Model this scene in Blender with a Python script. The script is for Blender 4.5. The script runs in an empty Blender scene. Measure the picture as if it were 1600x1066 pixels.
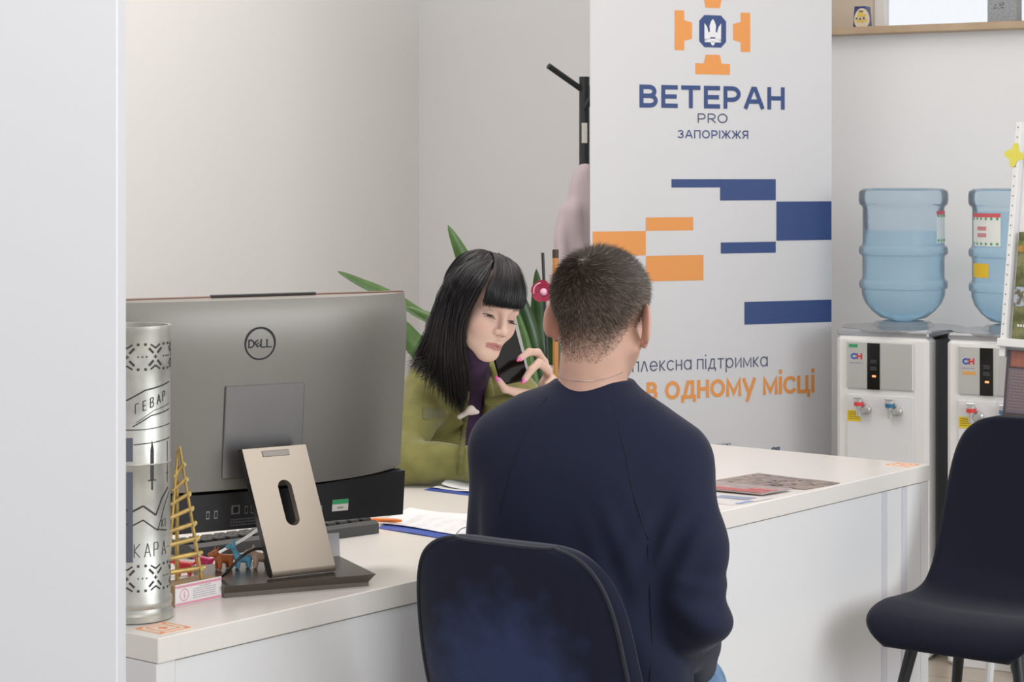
import bpy, math, random
import numpy as np
from mathutils import Vector, Matrix

# ------------------------------------------------------------------ camera, world, light
F = 3300.0; EYE = 1.47; HZ = 276.0
scene = bpy.context.scene
C = scene.collection
cam_d = bpy.data.cameras.new('camera'); cam = bpy.data.objects.new('camera', cam_d); C.objects.link(cam)
cam.location = (0, 0, EYE); cam.rotation_euler = (math.pi/2, 0, 0)
cam_d.sensor_width = 36; cam_d.lens = 36*F/1600
cam_d.shift_y = (HZ-533)/1600
cam_d.clip_start = 0.1; cam_d.clip_end = 100
cam_d.dof.use_dof = True; cam_d.dof.focus_distance = 4.3; cam_d.dof.aperture_fstop = 20
scene.camera = cam
scene.view_settings.view_transform = 'Standard'; scene.view_settings.look = 'None'
scene.view_settings.gamma = 1; scene.view_settings.use_curve_mapping = False
scene.view_settings.exposure = 0.0
w = bpy.data.worlds.new('sky'); scene.world = w; w.use_nodes = True
bg = w.node_tree.nodes['Background']; bg.inputs[0].default_value = (0.93, 0.96, 1.0, 1); bg.inputs[1].default_value = 1.0

def area(name, loc, aim, size, power, col=(1, 1, 1)):
    d = bpy.data.lights.new(name, 'AREA'); d.shape = 'RECTANGLE'; d.size = size[0]; d.size_y = size[1]
    d.energy = power; d.color = col
    o = bpy.data.objects.new(name, d); C.objects.link(o); o.location = loc
    o.rotation_euler = (Vector(aim)-Vector(loc)).to_track_quat('-Z', 'Y').to_euler()
    return o
area('window_daylight', (3.6, 1.6, 2.0), (0.2, 5.0, 1.0), (2.6, 2.0), 78, (0.93, 0.97, 1.0))
area('ceiling_fill_light', (-0.3, 4.6, 2.93), (-0.3, 4.6, 0), (1.2, 1.2), 30, (1.0, 0.95, 0.90))  # fill light added under the ceiling for walls and desk; no fixture
area('ceiling_fill_light', (1.0, 6.0, 2.93), (1.0, 6.0, 0), (1.2, 1.2), 6, (1.0, 0.96, 0.93))  # weaker added fill towards the coolers, not a real fitting
area('ceiling_fill_light', (-0.55, 6.3, 2.93), (-0.55, 6.3, 0), (1.0, 1.0), 8.5, (1.0, 0.96, 0.92))  # added to brighten the left wall and the room corner
area('ceiling_fill_light', (-0.1, 1.8, 2.93), (0.1, 2.4, 0), (1.4, 1.2), 22, (1.0, 0.97, 0.95))  # added fill above the near end of the room, no lamp modelled

# ------------------------------------------------------------------ helpers
def P(px, py, Y):
    return np.array([(px-800)*Y/F, Y, EYE-(py-HZ)*Y/F])
def D(px, py, z=0.75):                      # point of the horizontal plane z seen at a pixel
    Y = F*(EYE-z)/(py-HZ)
    return np.array([(px-800)*Y/F, Y, z])

def srgb(r, g, b):
    f = lambda c: (c/255/12.92 if c/255 <= 0.04045 else ((c/255+0.055)/1.055)**2.4)
    return (f(r), f(g), f(b))

MATS = {}
def mat(name, col=(0.8, 0.8, 0.8), rough=0.5, metal=0.0, noise=None, bump=None, sheen=0, spec=None, coat=0,
        attr=False, emit=0, sss=0, aniso=0, var=None, alpha=None):
    if name in MATS: return MATS[name]
    m = bpy.data.materials.new(name); m.use_nodes = True; nt = m.node_tree; b = nt.nodes['Principled BSDF']
    b.inputs['Base Color'].default_value = (*col, 1); b.inputs['Roughness'].default_value = rough
    b.inputs['Metallic'].default_value = metal
    if sheen: b.inputs['Sheen Weight'].default_value = sheen; b.inputs['Sheen Roughness'].default_value = 0.4
    if spec is not None: b.inputs['Specular IOR Level'].default_value = spec
    if coat: b.inputs['Coat Weight'].default_value = coat; b.inputs['Coat Roughness'].default_value = 0.08
    if sss:
        b.inputs['Subsurface Weight'].default_value = sss; b.inputs['Subsurface Radius'].default_value = (0.01, 0.004, 0.002)
        b.inputs['Subsurface Scale'].default_value = 0.6
    if aniso: b.inputs['Anisotropic'].default_value = aniso
    tc = nt.nodes.new('ShaderNodeTexCoord')
    src = None
    if attr:
        a = nt.nodes.new('ShaderNodeAttribute'); a.attribute_name = 'Col'; src = a.outputs['Color']
    if var:                                  # (scale, colour, sharpness lo, hi)
        n = nt.nodes.new('ShaderNodeTexNoise'); n.inputs['Scale'].default_value = var[0]; n.inputs['Detail'].default_value = 6
        nt.links.new(tc.outputs['Object'], n.inputs['Vector'])
        r = nt.nodes.new('ShaderNodeMapRange'); r.inputs[1].default_value = var[2]; r.inputs[2].default_value = var[3]
        nt.links.new(n.outputs['Fac'], r.inputs[0])
        mx = nt.nodes.new('ShaderNodeMix'); mx.data_type = 'RGBA'
        nt.links.new(r.outputs[0], mx.inputs['Factor'])
        if src: nt.links.new(src, mx.inputs['A'])
        else: mx.inputs['A'].default_value = (*col, 1)
        mx.inputs['B'].default_value = (*var[1], 1); src = mx.outputs['Result']
    if src: nt.links.new(src, b.inputs['Base Color'])
    if bump:                                 # (scale, strength, distance)
        n = nt.nodes.new('ShaderNodeTexNoise'); n.inputs['Scale'].default_value = bump[0]; n.inputs['Detail'].default_value = 4
        nt.links.new(tc.outputs['Object'], n.inputs['Vector'])
        bp = nt.nodes.new('ShaderNodeBump'); bp.inputs['Strength'].default_value = bump[1]; bp.inputs['Distance'].default_value = bump[2]
        nt.links.new(n.outputs['Fac'], bp.inputs['Height']); nt.links.new(bp.outputs[0], b.inputs['Normal'])
    if emit:
        b.inputs['Emission Color'].default_value = (*col, 1); b.inputs['Emission Strength'].default_value = emit
    MATS[name] = m
    return m

def tinted(name, col, gloss=0.12, white=0.0, rough=0.08):
    """clear tinted plastic: transparent + glossy by fresnel + a little diffuse"""
    if name in MATS: return MATS[name]
    m = bpy.data.materials.new(name); m.use_nodes = True; nt = m.node_tree; nt.nodes.clear()
    o = nt.nodes.new('ShaderNodeOutputMaterial'); t = nt.nodes.new('ShaderNodeBsdfTransparent'); t.inputs[0].default_value = (*col, 1)
    g = nt.nodes.new('ShaderNodeBsdfGlossy'); g.inputs['Roughness'].default_value = rough; g.inputs['Color'].default_value = (*[.35+.65*c for c in col], 1)
    d = nt.nodes.new('ShaderNodeBsdfTranslucent'); d.inputs[0].default_value = (*[min(1, c*1.0) for c in col], 1)
    d2 = nt.nodes.new('ShaderNodeBsdfDiffuse'); d2.inputs[0].default_value = (*col, 1)
    a0 = nt.nodes.new('ShaderNodeMixShader'); a0.inputs[0].default_value = 0.5
    nt.links.new(d.outputs[0], a0.inputs[1]); nt.links.new(d2.outputs[0], a0.inputs[2])
    a = nt.nodes.new('ShaderNodeMixShader'); a.inputs[0].default_value = white
    nt.links.new(t.outputs[0], a.inputs[1]); nt.links.new(a0.outputs[0], a.inputs[2])
    lw = nt.nodes.new('ShaderNodeLayerWeight'); lw.inputs[0].default_value = gloss
    b = nt.nodes.new('ShaderNodeMixShader'); nt.links.new(lw.outputs['Fresnel'], b.inputs[0])
    nt.links.new(a.outputs[0], b.inputs[1]); nt.links.new(g.outputs[0], b.inputs[2]); nt.links.new(b.outputs[0], o.inputs[0])
    MATS[name] = m
    return m

def tag(o, label=None, cat=None, group=None, kind=None):
    if label: o['label'] = label
    if cat: o['category'] = cat
    if group: o['group'] = group
    if kind: o['kind'] = kind
    return o
def thing(name, label, cat, loc=(0, 0, 0), rz=0, group=None):
    o = bpy.data.objects.new(name, None); C.objects.link(o); o.location = loc; o.rotation_euler = (0, 0, rz)
    o.empty_display_size = 0.05
    return tag(o, label, cat, group)
def copy_tree(o, parent=None):
    c = o.copy(); C.objects.link(c); c.parent = parent
    for ch in list(o.children): copy_tree(ch, c)
    return c
def rotm(*axes_angles):
    M = np.eye(3)
    for ax, an in axes_angles: M = M @ np.array(Matrix.Rotation(math.radians(an), 3, ax))
    return M

def _arc(cx, cy, rx, ry, a0, a1, n=12): return [(cx+rx*math.cos(math.radians(a0+(a1-a0)*i/n)), cy+ry*math.sin(math.radians(a0+(a1-a0)*i/n))) for i in range(n+1)]
_o = lambda w_: ([(_arc(w_/2, .5, w_/2, .5, 0, 345, 23), True)], w_)
_bowl = lambda w_, y0, y1: [(0, y1)]+_arc(w_-(y1-y0)/2, (y0+y1)/2, (y1-y0)/2, (y1-y0)/2, 90, -90, 8)+[(0, y0)]
_S = lambda *p: [(list(q), False) for q in p]
GL = {
 'В': (_S([(0, 0), (0, 1)], _bowl(.62, .52, 1), _bowl(.68, 0, .52)), .68), 'Е': (_S([(.6, 1), (0, 1), (0, 0), (.6, 0)], [(0, .5), (.55, .5)]), .6),
 'Т': (_S([(0, 1), (.74, 1)], [(.37, 1), (.37, 0)]), .74), 'Р': (_S([(0, 0), (0, 1)], _bowl(.66, .38, 1)), .66), 'А': (_S([(0, 0), (.34, 1), (.46, 1), (.80, 0)], [(.14, .30), (.66, .30)]), .80),
 'Н': (_S([(0, 0), (0, 1)], [(.68, 0), (.68, 1)], [(0, .5), (.68, .5)]), .68), 'R': (_S([(0, 0), (0, 1)], _bowl(.66, .42, 1), [(.30, .42), (.66, 0)]), .66), 'P': (_S([(0, 0), (0, 1)], _bowl(.66, .40, 1)), .66),
 'O': _o(.86), 'О': _o(.86), 'З': (_S(_arc(.28, .76, .28, .24, 150, -90, 10)+_arc(.28, .26, .32, .26, 90, -150, 10)), .60), 'П': (_S([(0, 0), (0, 1), (.68, 1), (.68, 0)]), .68),
 'І': (_S([(0, 0), (0, 1)]), .0), 'Ж': (_S([(.5, 0), (.5, 1)], [(0, 1), (.36, .5), (0, 0)], [(1, 1), (.64, .5), (1, 0)], [(.36, .5), (.64, .5)]), 1.0),
 'Я': (_S([(.64, 0), (.64, 1)]+[], [(.64, 1)]+_arc(.30, .71, .29, .29, 90, 270, 8)+[(.64, .42)], [(.32, .42), (0, 0)]), .64), 'D': (_S([(.25, 0), (0, 0), (0, 1), (.25, 1)]+_arc(.25, .5, .5, .5, 90, -90, 10)), .75),
 'E': (_S([(.6, 1), (0, 1), (0, 0), (.6, 0)], [(0, .5), (.55, .5)]), .6), 'L': (_S([(0, 1), (0, 0), (.55, 0)]), .55), 'C': (_S(_arc(.45, .5, .45, .5, 45, 315, 16)), .80), 'H': (_S([(0, 0), (0, 1)], [(.68, 0), (.68, 1)], [(0, .5), (.68, .5)]), .68),
 'к': (_S([(0, 0), (0, 1)], [(.62, 1), (.12, .5), (.62, 0)], [(0, .5), (.12, .5)]), .62), 'о': _o(.96), 'м': (_S([(0, 0), (0, 1), (.5, .12), (1.0, 1), (1.0, 0)]), 1.0), 'п': (_S([(0, 0), (0, 1), (.75, 1), (.75, 0)]), .75),
 'л': (_S([(0, 0), (.34, 1), (.46, 1), (.80, 0)]), .80), 'е': (_S([(.02, .5), (.94, .5)]+_arc(.48, .5, .46, .5, 15, 320, 16)), .94), 'с': (_S(_arc(.48, .5, .48, .5, 48, 312, 16)), .84), 'н': (_S([(0, 0), (0, 1)], [(.72, 0), (.72, 1)], [(0, .5), (.72, .5)]), .72),
 'а': ([(_arc(.46, .5, .46, .5, 0, 345, 23), True), ([(.92, 0), (.92, 1)], False)], .92), 'і': (_S([(0, 0), (0, 1)], [(0, 1.42), (0, 1.46)]), 0.0),
 'д': (_S([(0, -.25), (0, 0), (.95, 0), (.95, -.25)], [(.14, 0), (.42, 1), (.80, 1), (.80, 0)]), .95), 'т': (_S([(0, 1), (.74, 1)], [(.37, 1), (.37, 0)]), .74), 'р': ([(_arc(.48, .5, .46, .5, 0, 345, 23), True), ([(0, -.45), (0, 1)], False)], .94),
 'и': (_S([(0, 1), (0, 0), (.75, 1), (.75, 0)]), .75), 'в': (_S([(0, 0), (0, 1)], _bowl(.56, .52, 1), _bowl(.62, 0, .52)), .62), 'у': (_S([(0, 1), (.42, .06)], [(.86, 1), (.28, -.42)]), .86), 'ц': (_S([(0, 1), (0, 0), (.86, 0), (.86, -.28)], [(.70, 1), (.70, 0)]), .86),
 '.': (_S([(0, 0), (0, .04)]), 0),
}
class MB:
    def __init__(s, R=None, t=None):
        s.v = []; s.f = []; s.m = []; s.R = np.eye(3) if R is None else np.array(R); s.t = np.zeros(3) if t is None else np.array(t)
    def add(s, vs, fs, mi=0):
        n = len(s.v)
        for p in vs: s.v.append(tuple(s.R @ np.array(p, float) + s.t))
        for f in fs: s.f.append(tuple(i+n for i in f)); s.m.append(mi)
        return s
    def box(s, c, d, R=None, mi=0, b=0.0):
        """box, optionally with chamfered edges of size b"""
        R = np.eye(3) if R is None else np.array(R)
        x, y, z = d[0]/2, d[1]/2, d[2]/2
        if b <= 0:
            vs = [(i*x, j*y, k*z) for i in (-1, 1) for j in (-1, 1) for k in (-1, 1)]
            fs = [(0, 1, 3, 2), (4, 6, 7, 5), (0, 4, 5, 1), (2, 3, 7, 6), (0, 2, 6, 4), (1, 5, 7, 3)]
            return s.add([R @ np.array(p)+np.array(c) for p in vs], fs, mi)
        b = min(b, x*.99, y*.99, z*.99)
        vs = []; idx = {}
        for i in (-1, 1):
            for j in (-1, 1):
                for k in (-1, 1):
                    for a, p in enumerate([(i*x, j*(y-b), k*(z-b)), (i*(x-b), j*y, k*(z-b)), (i*(x-b), j*(y-b), k*z)]):
                        idx[(i, j, k, a)] = len(vs); vs.append(p)
        fs = []
        for i in (-1, 1):
            fs.append([idx[(i, j, k, 0)] for j, k in ((-1, -1), (1, -1), (1, 1), (-1, 1))][::i])
            fs.append([idx[(j, i, k, 1)] for j, k in ((-1, -1), (-1, 1), (1, 1), (1, -1))][::i])
            fs.append([idx[(j, k, i, 2)] for j, k in ((-1, -1), (1, -1), (1, 1), (-1, 1))][::i])
        for i in (-1, 1):
            for j in (-1, 1):
                fs.append([idx[(i, j, -1, 0)], idx[(i, j, -1, 1)], idx[(i, j, 1, 1)], idx[(i, j, 1, 0)]][::-i*j])
                fs.append([idx[(i, -1, j, 0)], idx[(i, -1, j, 2)], idx[(i, 1, j, 2)], idx[(i, 1, j, 0)]][::i*j])
                fs.append([idx[(-1, i, j, 1)], idx[(-1, i, j, 2)], idx[(1, i, j, 2)], idx[(1, i, j, 1)]][::-i*j])
                for k in (-1, 1):
                    fs.append([idx[(i, j, k, 0)], idx[(i, j, k, 1)], idx[(i, j, k, 2)]][::i*j*k])
        return s.add([R @ np.array(p)+np.array(c) for p in vs], fs, mi)
    def tube(s, pts, rad, seg=10, mi=0, caps=True, flat=None):
        pts = [np.array(p, float) for p in pts]; n = len(pts)
        if np.isscalar(rad): rad = [rad]*n
        vs = []; up = None
        for i, p in enumerate(pts):
            t = pts[min(i+1, n-1)]-pts[max(i-1, 0)]; t = t/(np.linalg.norm(t)+1e-12)
            if up is None: up = np.array([0, 0, 1.]) if abs(t[2]) < .9 else np.array([1., 0, 0])
            a = np.cross(up, t); a /= np.linalg.norm(a)+1e-12; b = np.cross(t, a); up = b
            for k in range(seg):
                an = 2*math.pi*k/seg
                vs.append(p+rad[i]*(math.cos(an)*a+math.sin(an)*b*(flat or 1)))
        fs = [(i*seg+k, i*seg+(k+1) % seg, (i+1)*seg+(k+1) % seg, (i+1)*seg+k) for i in range(n-1) for k in range(seg)]
        if caps: fs += [tuple(range(seg))[::-1], tuple((n-1)*seg+k for k in range(seg))]
        return s.add(vs, fs, mi)
    def lathe(s, prof, c=(0, 0, 0), seg=32, mi=0, R=None):
        R = np.eye(3) if R is None else np.array(R); vs = []; n = len(prof)
        for r, z in prof:
            for k in range(seg):
                an = 2*math.pi*k/seg; vs.append(R @ np.array([r*math.cos(an), r*math.sin(an), z])+np.array(c))
        fs = [(i*seg+k, i*seg+(k+1) % seg, (i+1)*seg+(k+1) % seg, (i+1)*seg+k) for i in range(n-1) for k in range(seg)]
        if prof[0][0] > 1e-5: fs.append(tuple(range(seg))[::-1])
        if prof[-1][0] > 1e-5: fs.append(tuple((n-1)*seg+k for k in range(seg)))
        return s.add(vs, fs, mi)
    def prism(s, poly, h, M=None, t=(0, 0, 0), mi=0):
        """2D polygon (x,y) extruded 0..h along z, then rotated by M and moved to t"""
        M = np.eye(3) if M is None else np.array(M); n = len(poly)
        vs = [M @ np.array([x, y, z], float)+np.array(t) for z in (0, h) for x, y in poly]
        fs = [tuple(range(n))[::-1], tuple(range(n, 2*n))]+[(i, (i+1) % n, n+(i+1) % n, n+i) for i in range(n)]
        return s.add(vs, fs, mi)
    def strokes(s, body, M, t, h, w, sx=1.0, gap=.26, align='CENTER', depth=.0004, width=None, mi=0):
        """stroke lettering: h letter height, w stroke width; returns the advance"""
        x = 0.0; segs = []; ws = w/h
        for ch in body:
            if ch == ' ': x += .5*sx; continue
            g, adv = GL[ch]
            for st in g: segs.append(([(x+a*sx, b) for a, b in st[0]], st[1]))
            x += adv*sx+gap
        tot = x-gap; k = h if width is None else None
        fx = (width/(tot+ws) if width else h); off = 0 if align == 'LEFT' else -tot/2*fx
        M = np.array(M); t = np.array(t, float)
        for si, (pts, closed) in enumerate(segs):
            p = [np.array([a*fx+off+(w/2 if align == 'LEFT' else 0), w/2+b*(h-w)-(h/2 if align == 'CENTER' else 0)]) for a, b in pts]; n = len(p); L = []; Rr = []
            for i in range(n):
                if closed: d0 = p[i]-p[i-1]; d1 = p[(i+1) % n]-p[i]
                else: d0 = p[i]-p[max(i-1, 0)]; d1 = p[min(i+1, n-1)]-p[i]
                if not closed and i == 0: d0 = d1
                if not closed and i == n-1: d1 = d0
                d0 = d0/(np.linalg.norm(d0)+1e-12); d1 = d1/(np.linalg.norm(d1)+1e-12)
                n0 = np.array([-d0[1], d0[0]]); n1 = np.array([-d1[1], d1[0]]); mm = n0+n1; mm /= np.linalg.norm(mm)+1e-9
                q = w/2/max(.5, mm @ n0); e = p[i]
                if not closed and i == 0: e = e-d1*w/2
                if not closed and i == n-1: e = e+d0*w/2
                L.append(e+mm*q); Rr.append(e-mm*q)
            vs = [M @ np.array([q[0], q[1], depth+.00004*(si % 3)])+t for q in L+Rr]; m = n if closed else n-1
            s.add(vs, [(n+i, n+(i+1) % n, (i+1) % n, i) for i in range(m)], mi)
        return s
    def build(s, name, mats, parent=None, smooth=False, world=False, loc=None):
        me = bpy.data.meshes.new(name)
        v = np.array(s.v, float)
        if world and parent is not None: v = v-np.array(root_loc(parent))
        if loc is not None: v = v-np.array(loc)
        me.from_pydata(v.tolist(), [], s.f)
        if not isinstance(mats, (list, tuple)): mats = [mats]
        for m in mats: me.materials.append(m)
        me.polygons.foreach_set('material_index', s.m)
        o = bpy.data.objects.new(name, me); C.objects.link(o); o.parent = parent
        if loc is not None: o.location = loc
        if smooth:
            me.polygons.foreach_set('use_smooth', [True]*len(s.f))
            try: me.set_sharp_from_angle(angle=math.radians(35))
            except Exception: pass
        me.update()
        return o
def root_loc(p):
    l = np.zeros(3)
    while p is not None: l += np.array(p.location); p = p.parent
    return l

# ------------------------------------------------------------------ signed-distance sculpting
class Prim:
    def __init__(s, f, c, r, k, sub): s.f = f; s.c = np.array(c, np.float32); s.r = r; s.k = k; s.sub = sub
def cap(a, b, ra, rb=None, k=0.01, sub=False, sc=None, T=None):
    """rounded cone; sc = (axis vector, factor) squashes the radius along that axis"""
    a = np.array(a, float); b = np.array(b, float); rb = ra if rb is None else rb
    if T is not None: a = T[0] @ a+T[1]; b = T[0] @ b+T[1]
    ba = b-a; L = max(ba @ ba, 1e-12); c = (a+b)/2
    ax = None
    if sc is not None:
        ax = np.array(sc[0], float)
        if T is not None: ax = T[0] @ ax
        ax /= np.linalg.norm(ax)
    def f(Q):
        pa = Q-a; t = np.clip(pa @ ba/L, 0, 1); q = pa-t[:, None]*ba
        if ax is not None:
            al = q @ ax; q = q+np.outer(al*(1/sc[1]-1), ax)
            return (np.linalg.norm(q, axis=1)-(ra+(rb-ra)*t))*min(1, sc[1])
        return np.linalg.norm(q, axis=1)-(ra+(rb-ra)*t)
    return Prim(f, c, math.sqrt(L)/2+max(ra, rb)*max(1, sc[1] if sc else 1), k, sub)
def ell(c, r, R=None, k=0.01, sub=False, T=None):
    c = np.array(c, float); r = np.array(r, float)*np.ones(3); R = np.eye(3) if R is None else np.array(R)
    if T is not None: c = T[0] @ c+T[1]; R = T[0] @ R
    def f(Q):
        p = (Q-c) @ R; k0 = np.linalg.norm(p/r, axis=1); k1 = np.linalg.norm(p/(r*r), axis=1)
        return k0*(k0-1)/np.maximum(k1, 1e-6)
    return Prim(f, c, max(r), k, sub)
def loft(secs, R=None, t=None, k=0.01, off=0.0, sub=False, T=None):
    """secs: (z, cx, cy, a, b, n)"""
    S = np.array(secs, float); u = np.arange(len(S)); uu = np.linspace(0, len(S)-1, 12*len(S))
    i = np.clip(uu.astype(int), 0, len(S)-2); w_ = (uu-i)[:, None]
    p0 = S[np.clip(i-1, 0, None)]; p1 = S[i]; p2 = S[i+1]; p3 = S[np.clip(i+2, None, len(S)-1)]
    G = 0.5*((2*p1)+(-p0+p2)*w_+(2*p0-5*p1+4*p2-p3)*w_**2+(-p0+3*p1-3*p2+p3)*w_**3)
    R = np.eye(3) if R is None else np.array(R); t = np.zeros(3) if t is None else np.array(t, float)
    if T is not None: t = T[0] @ t+T[1]; R = T[0] @ R
    def f(Q):
        p = (Q-t) @ R; z = p[:, 2]
        g = [np.interp(z, G[:, 0], G[:, j]) for j in range(1, 6)]
        a = np.maximum(g[2]+off, .004); b = np.maximum(g[3]+off, .004); n = g[4]
        q = (np.abs((p[:, 0]-g[0])/a)**n+np.abs((p[:, 1]-g[1])/b)**n)**(1/n)
        d = (q-1)*np.minimum(a, b)
        return np.maximum(d, np.maximum(z-S[-1, 0]-off, S[0, 0]-off-z))
    zc = (S[0, 0]+S[-1, 0])/2; c = R @ np.array([S[:, 1].mean(), S[:, 2].mean(), zc])+t
    rad = math.hypot((S[-1, 0]-S[0, 0])/2, S[:, 3:5].max()+abs(S[:, 1:3]-S[:, 1:3].mean(0)).max())+abs(off)+.02
    return Prim(f, c, rad, k, sub)

def sdf_arrays(prims, h, smooth=1, B=14):
    lo = np.min([p.c-p.r for p in prims if not p.sub], axis=0)-3*h; hi = np.max([p.c+p.r for p in prims if not p.sub], axis=0)+3*h
    n = np.ceil((hi-lo)/h).astype(int)+1; n = ((n+B-1)//B)*B
    V = np.full(n, 1.0, np.float32)
    ii = np.arange(B); gx, gy, gz = np.meshgrid(ii, ii, ii, indexing='ij'); loc = np.stack([gx, gy, gz], -1).reshape(-1, 3)*h
    Rb = h*B*math.sqrt(3)/2
    nb = n//B
    bx, by, bz = np.meshgrid(*[np.arange(q) for q in nb], indexing='ij'); bi = np.stack([bx, by, bz], -1).reshape(-1, 3)
    bc = lo+(bi*B+(B-1)/2)*h
    rel = np.zeros((len(prims), len(bi)), bool); inner = np.full(len(bi), 1e9)
    for j, p in enumerate(prims):
        db = np.linalg.norm(bc-p.c, axis=1)-p.r; near = db < Rb+p.k+2*h
        d = np.full(len(bi), 1e9); d[near] = p.f(bc[near])
        rel[j] = near & (d < (Rb+p.k)*1.5+2*h)
        if not p.sub: inner = np.minimum(inner, d)
    sub = np.array([p.sub for p in prims])
    anyu = rel[~sub].any(0); anys = rel[sub].any(0) if sub.any() else np.zeros(len(bi), bool)
    for q in np.nonzero(anyu)[0]:
        sl = tuple(slice(b*B, b*B+B) for b in bi[q])
        if inner[q] < -(Rb*1.5+.03) and not anys[q]: V[sl] = -1; continue
        Q = lo+bi[q]*B*h+loc; d = None
        for j in np.nonzero(rel[:, q])[0]:
            p = prims[j]; e = p.f(Q)
            if p.sub:
                if d is None: continue
                hh = np.clip(.5-.5*(d+e)/p.k, 0, 1); d = d+(-e-d)*hh+p.k*hh*(1-hh)
            elif d is None: d = e
            else:
                hh = np.clip(.5+.5*(d-e)/p.k, 0, 1); d = d+(e-d)*hh-p.k*hh*(1-hh)
        if d is not None: V[sl] = d.reshape(B, B, B)
    ins = V < 0
    cn = n-1; tot = int(np.prod(cn))
    keys = []; pts = []; faces = []
    def cid(i, j, k): return (i*cn[1]+j)*cn[2]+k
    for ax in range(3):
        s0 = [slice(None)]*3; s1 = [slice(None)]*3; s0[ax] = slice(0, -1); s1[ax] = slice(1, None)
        A = ins[tuple(s0)]; Bm = ins[tuple(s1)]; e = np.argwhere(A != Bm)
        v0 = V[tuple(e.T)]; e1 = e.copy(); e1[:, ax] += 1; v1 = V[tuple(e1.T)]
        t = v0/(v0-v1); p = e.astype(float); p[:, ax] += t
        o1, o2 = [a for a in range(3) if a != ax]
        cells = []
        for d1, d2 in ((-1, -1), (0, -1), (0, 0), (-1, 0)):
            c = e.copy(); c[:, o1] += d1; c[:, o2] += d2; ok = (c >= 0).all(1) & (c < cn).all(1)
            idx = cid(c[:, 0], c[:, 1], c[:, 2]); idx[~ok] = -1; cells.append(idx); keys.append(idx[ok]); pts.append(p[ok])
        cells = np.stack(cells, 1); good = (cells >= 0).all(1); cells = cells[good]; a_in = A[tuple(e[good].T)]
        flip = a_in if ax != 1 else ~a_in
        cells[~flip] = cells[~flip][:, ::-1]
        faces.append(cells)
    keys = np.concatenate(keys); pts = np.concatenate(pts); faces = np.concatenate(faces)
    uk, inv = np.unique(keys, return_inverse=True); cnt = np.bincount(inv)
    vs = np.stack([np.bincount(inv, pts[:, a])/cnt for a in range(3)], 1)*h+lo
    faces = np.searchsorted(uk, faces)
    for _ in range(smooth):
        a = faces.ravel(); b = np.roll(faces, -1, 1).ravel(); nn = np.bincount(a, minlength=len(vs))+np.bincount(b, minlength=len(vs))
        av = np.stack([(np.bincount(a, vs[b, q], len(vs))+np.bincount(b, vs[a, q], len(vs)))/np.maximum(nn, 1) for q in range(3)], 1)
        vs = vs*.5+av*.5
    return vs, faces
def vnormals(vs, faces):
    fn = np.cross(vs[faces[:, 2]]-vs[faces[:, 0]], vs[faces[:, 3]]-vs[faces[:, 1]]); n = np.zeros_like(vs)
    for q in range(4):
        for a in range(3): n[:, a] += np.bincount(faces[:, q], fn[:, a], len(vs))
    return n/(np.linalg.norm(n, axis=1)[:, None]+1e-12)
def arr_mesh(name, vs, faces, material, parent=None, col=None, world=True):
    if world and parent is not None: vs = vs-root_loc(parent)
    me = bpy.data.meshes.new(name)
    me.vertices.add(len(vs)); me.vertices.foreach_set('co', vs.astype(np.float32).ravel())
    fl = faces.ravel(); k = faces.shape[1]; me.loops.add(len(fl)); me.loops.foreach_set('vertex_index', fl.astype(np.int32))
    me.polygons.add(len(faces)); me.polygons.foreach_set('loop_start', np.arange(0, len(fl), k, dtype=np.int32))
    me.polygons.foreach_set('use_smooth', np.ones(len(faces), bool))
    me.update(calc_edges=True); me.validate()
    for m in (material if isinstance(material, (list, tuple)) else [material]): me.materials.append(m)
    if col is not None:
        at = me.color_attributes.new('Col', 'FLOAT_COLOR', 'POINT'); c4 = np.ones((len(vs), 4), np.float32); c4[:, :3] = col
        at.data.foreach_set('color', c4.ravel())
    o = bpy.data.objects.new(name, me); C.objects.link(o); o.parent = parent
    return o
def sdf(name, prims, h, material, parent=None, smooth=1, colf=None, disp=None):
    vs, fs = sdf_arrays(prims, h, smooth)
    if disp is not None:
        n = vnormals(vs, fs); vs = vs+n*disp(vs, n)[:, None]
    return arr_mesh(name, vs, fs, material, parent, None if colf is None else colf(vs))
def bez(pts, n=20):
    pts = np.array(pts, float); u = np.linspace(0, len(pts)-1, n); i = np.clip(u.astype(int), 0, len(pts)-2); w_ = (u-i)[:, None]
    p0 = pts[np.clip(i-1, 0, None)]; p1 = pts[i]; p2 = pts[i+1]; p3 = pts[np.clip(i+2, None, len(pts)-1)]
    return 0.5*((2*p1)+(-p0+p2)*w_+(2*p0-5*p1+4*p2-p3)*w_**2+(-p0+3*p1-3*p2+p3)*w_**3)
def tubes(name, curves, rads, seg, material, parent=None):
    """many tapering strands in one mesh. curves: list of (n,3); rads: list of (n,)"""
    V = []; Fq = []; base = 0
    for c, r in zip(curves, rads):
        n = len(c); t = np.gradient(c, axis=0); t /= np.linalg.norm(t, axis=1)[:, None]+1e-12
        up = np.array([.3, .2, .93]); a = np.cross(t, up); a /= np.linalg.norm(a, axis=1)[:, None]+1e-9; b = np.cross(t, a)
        an = 2*np.pi*np.arange(seg)/seg
        v = c[:, None, :]+np.array(r)[:, None, None]*(np.cos(an)[None, :, None]*a[:, None, :]+np.sin(an)[None, :, None]*b[:, None, :])
        V.append(v.reshape(-1, 3)); i = np.arange(n-1)[:, None]*seg; k = np.arange(seg)[None, :]; k2 = (k+1) % seg
        Fq.append(np.stack([i+k, i+k2, i+seg+k2, i+seg+k], -1).reshape(-1, 4)+base); base += n*seg
    return arr_mesh(name, np.concatenate(V), np.concatenate(Fq), material, parent)
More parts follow.
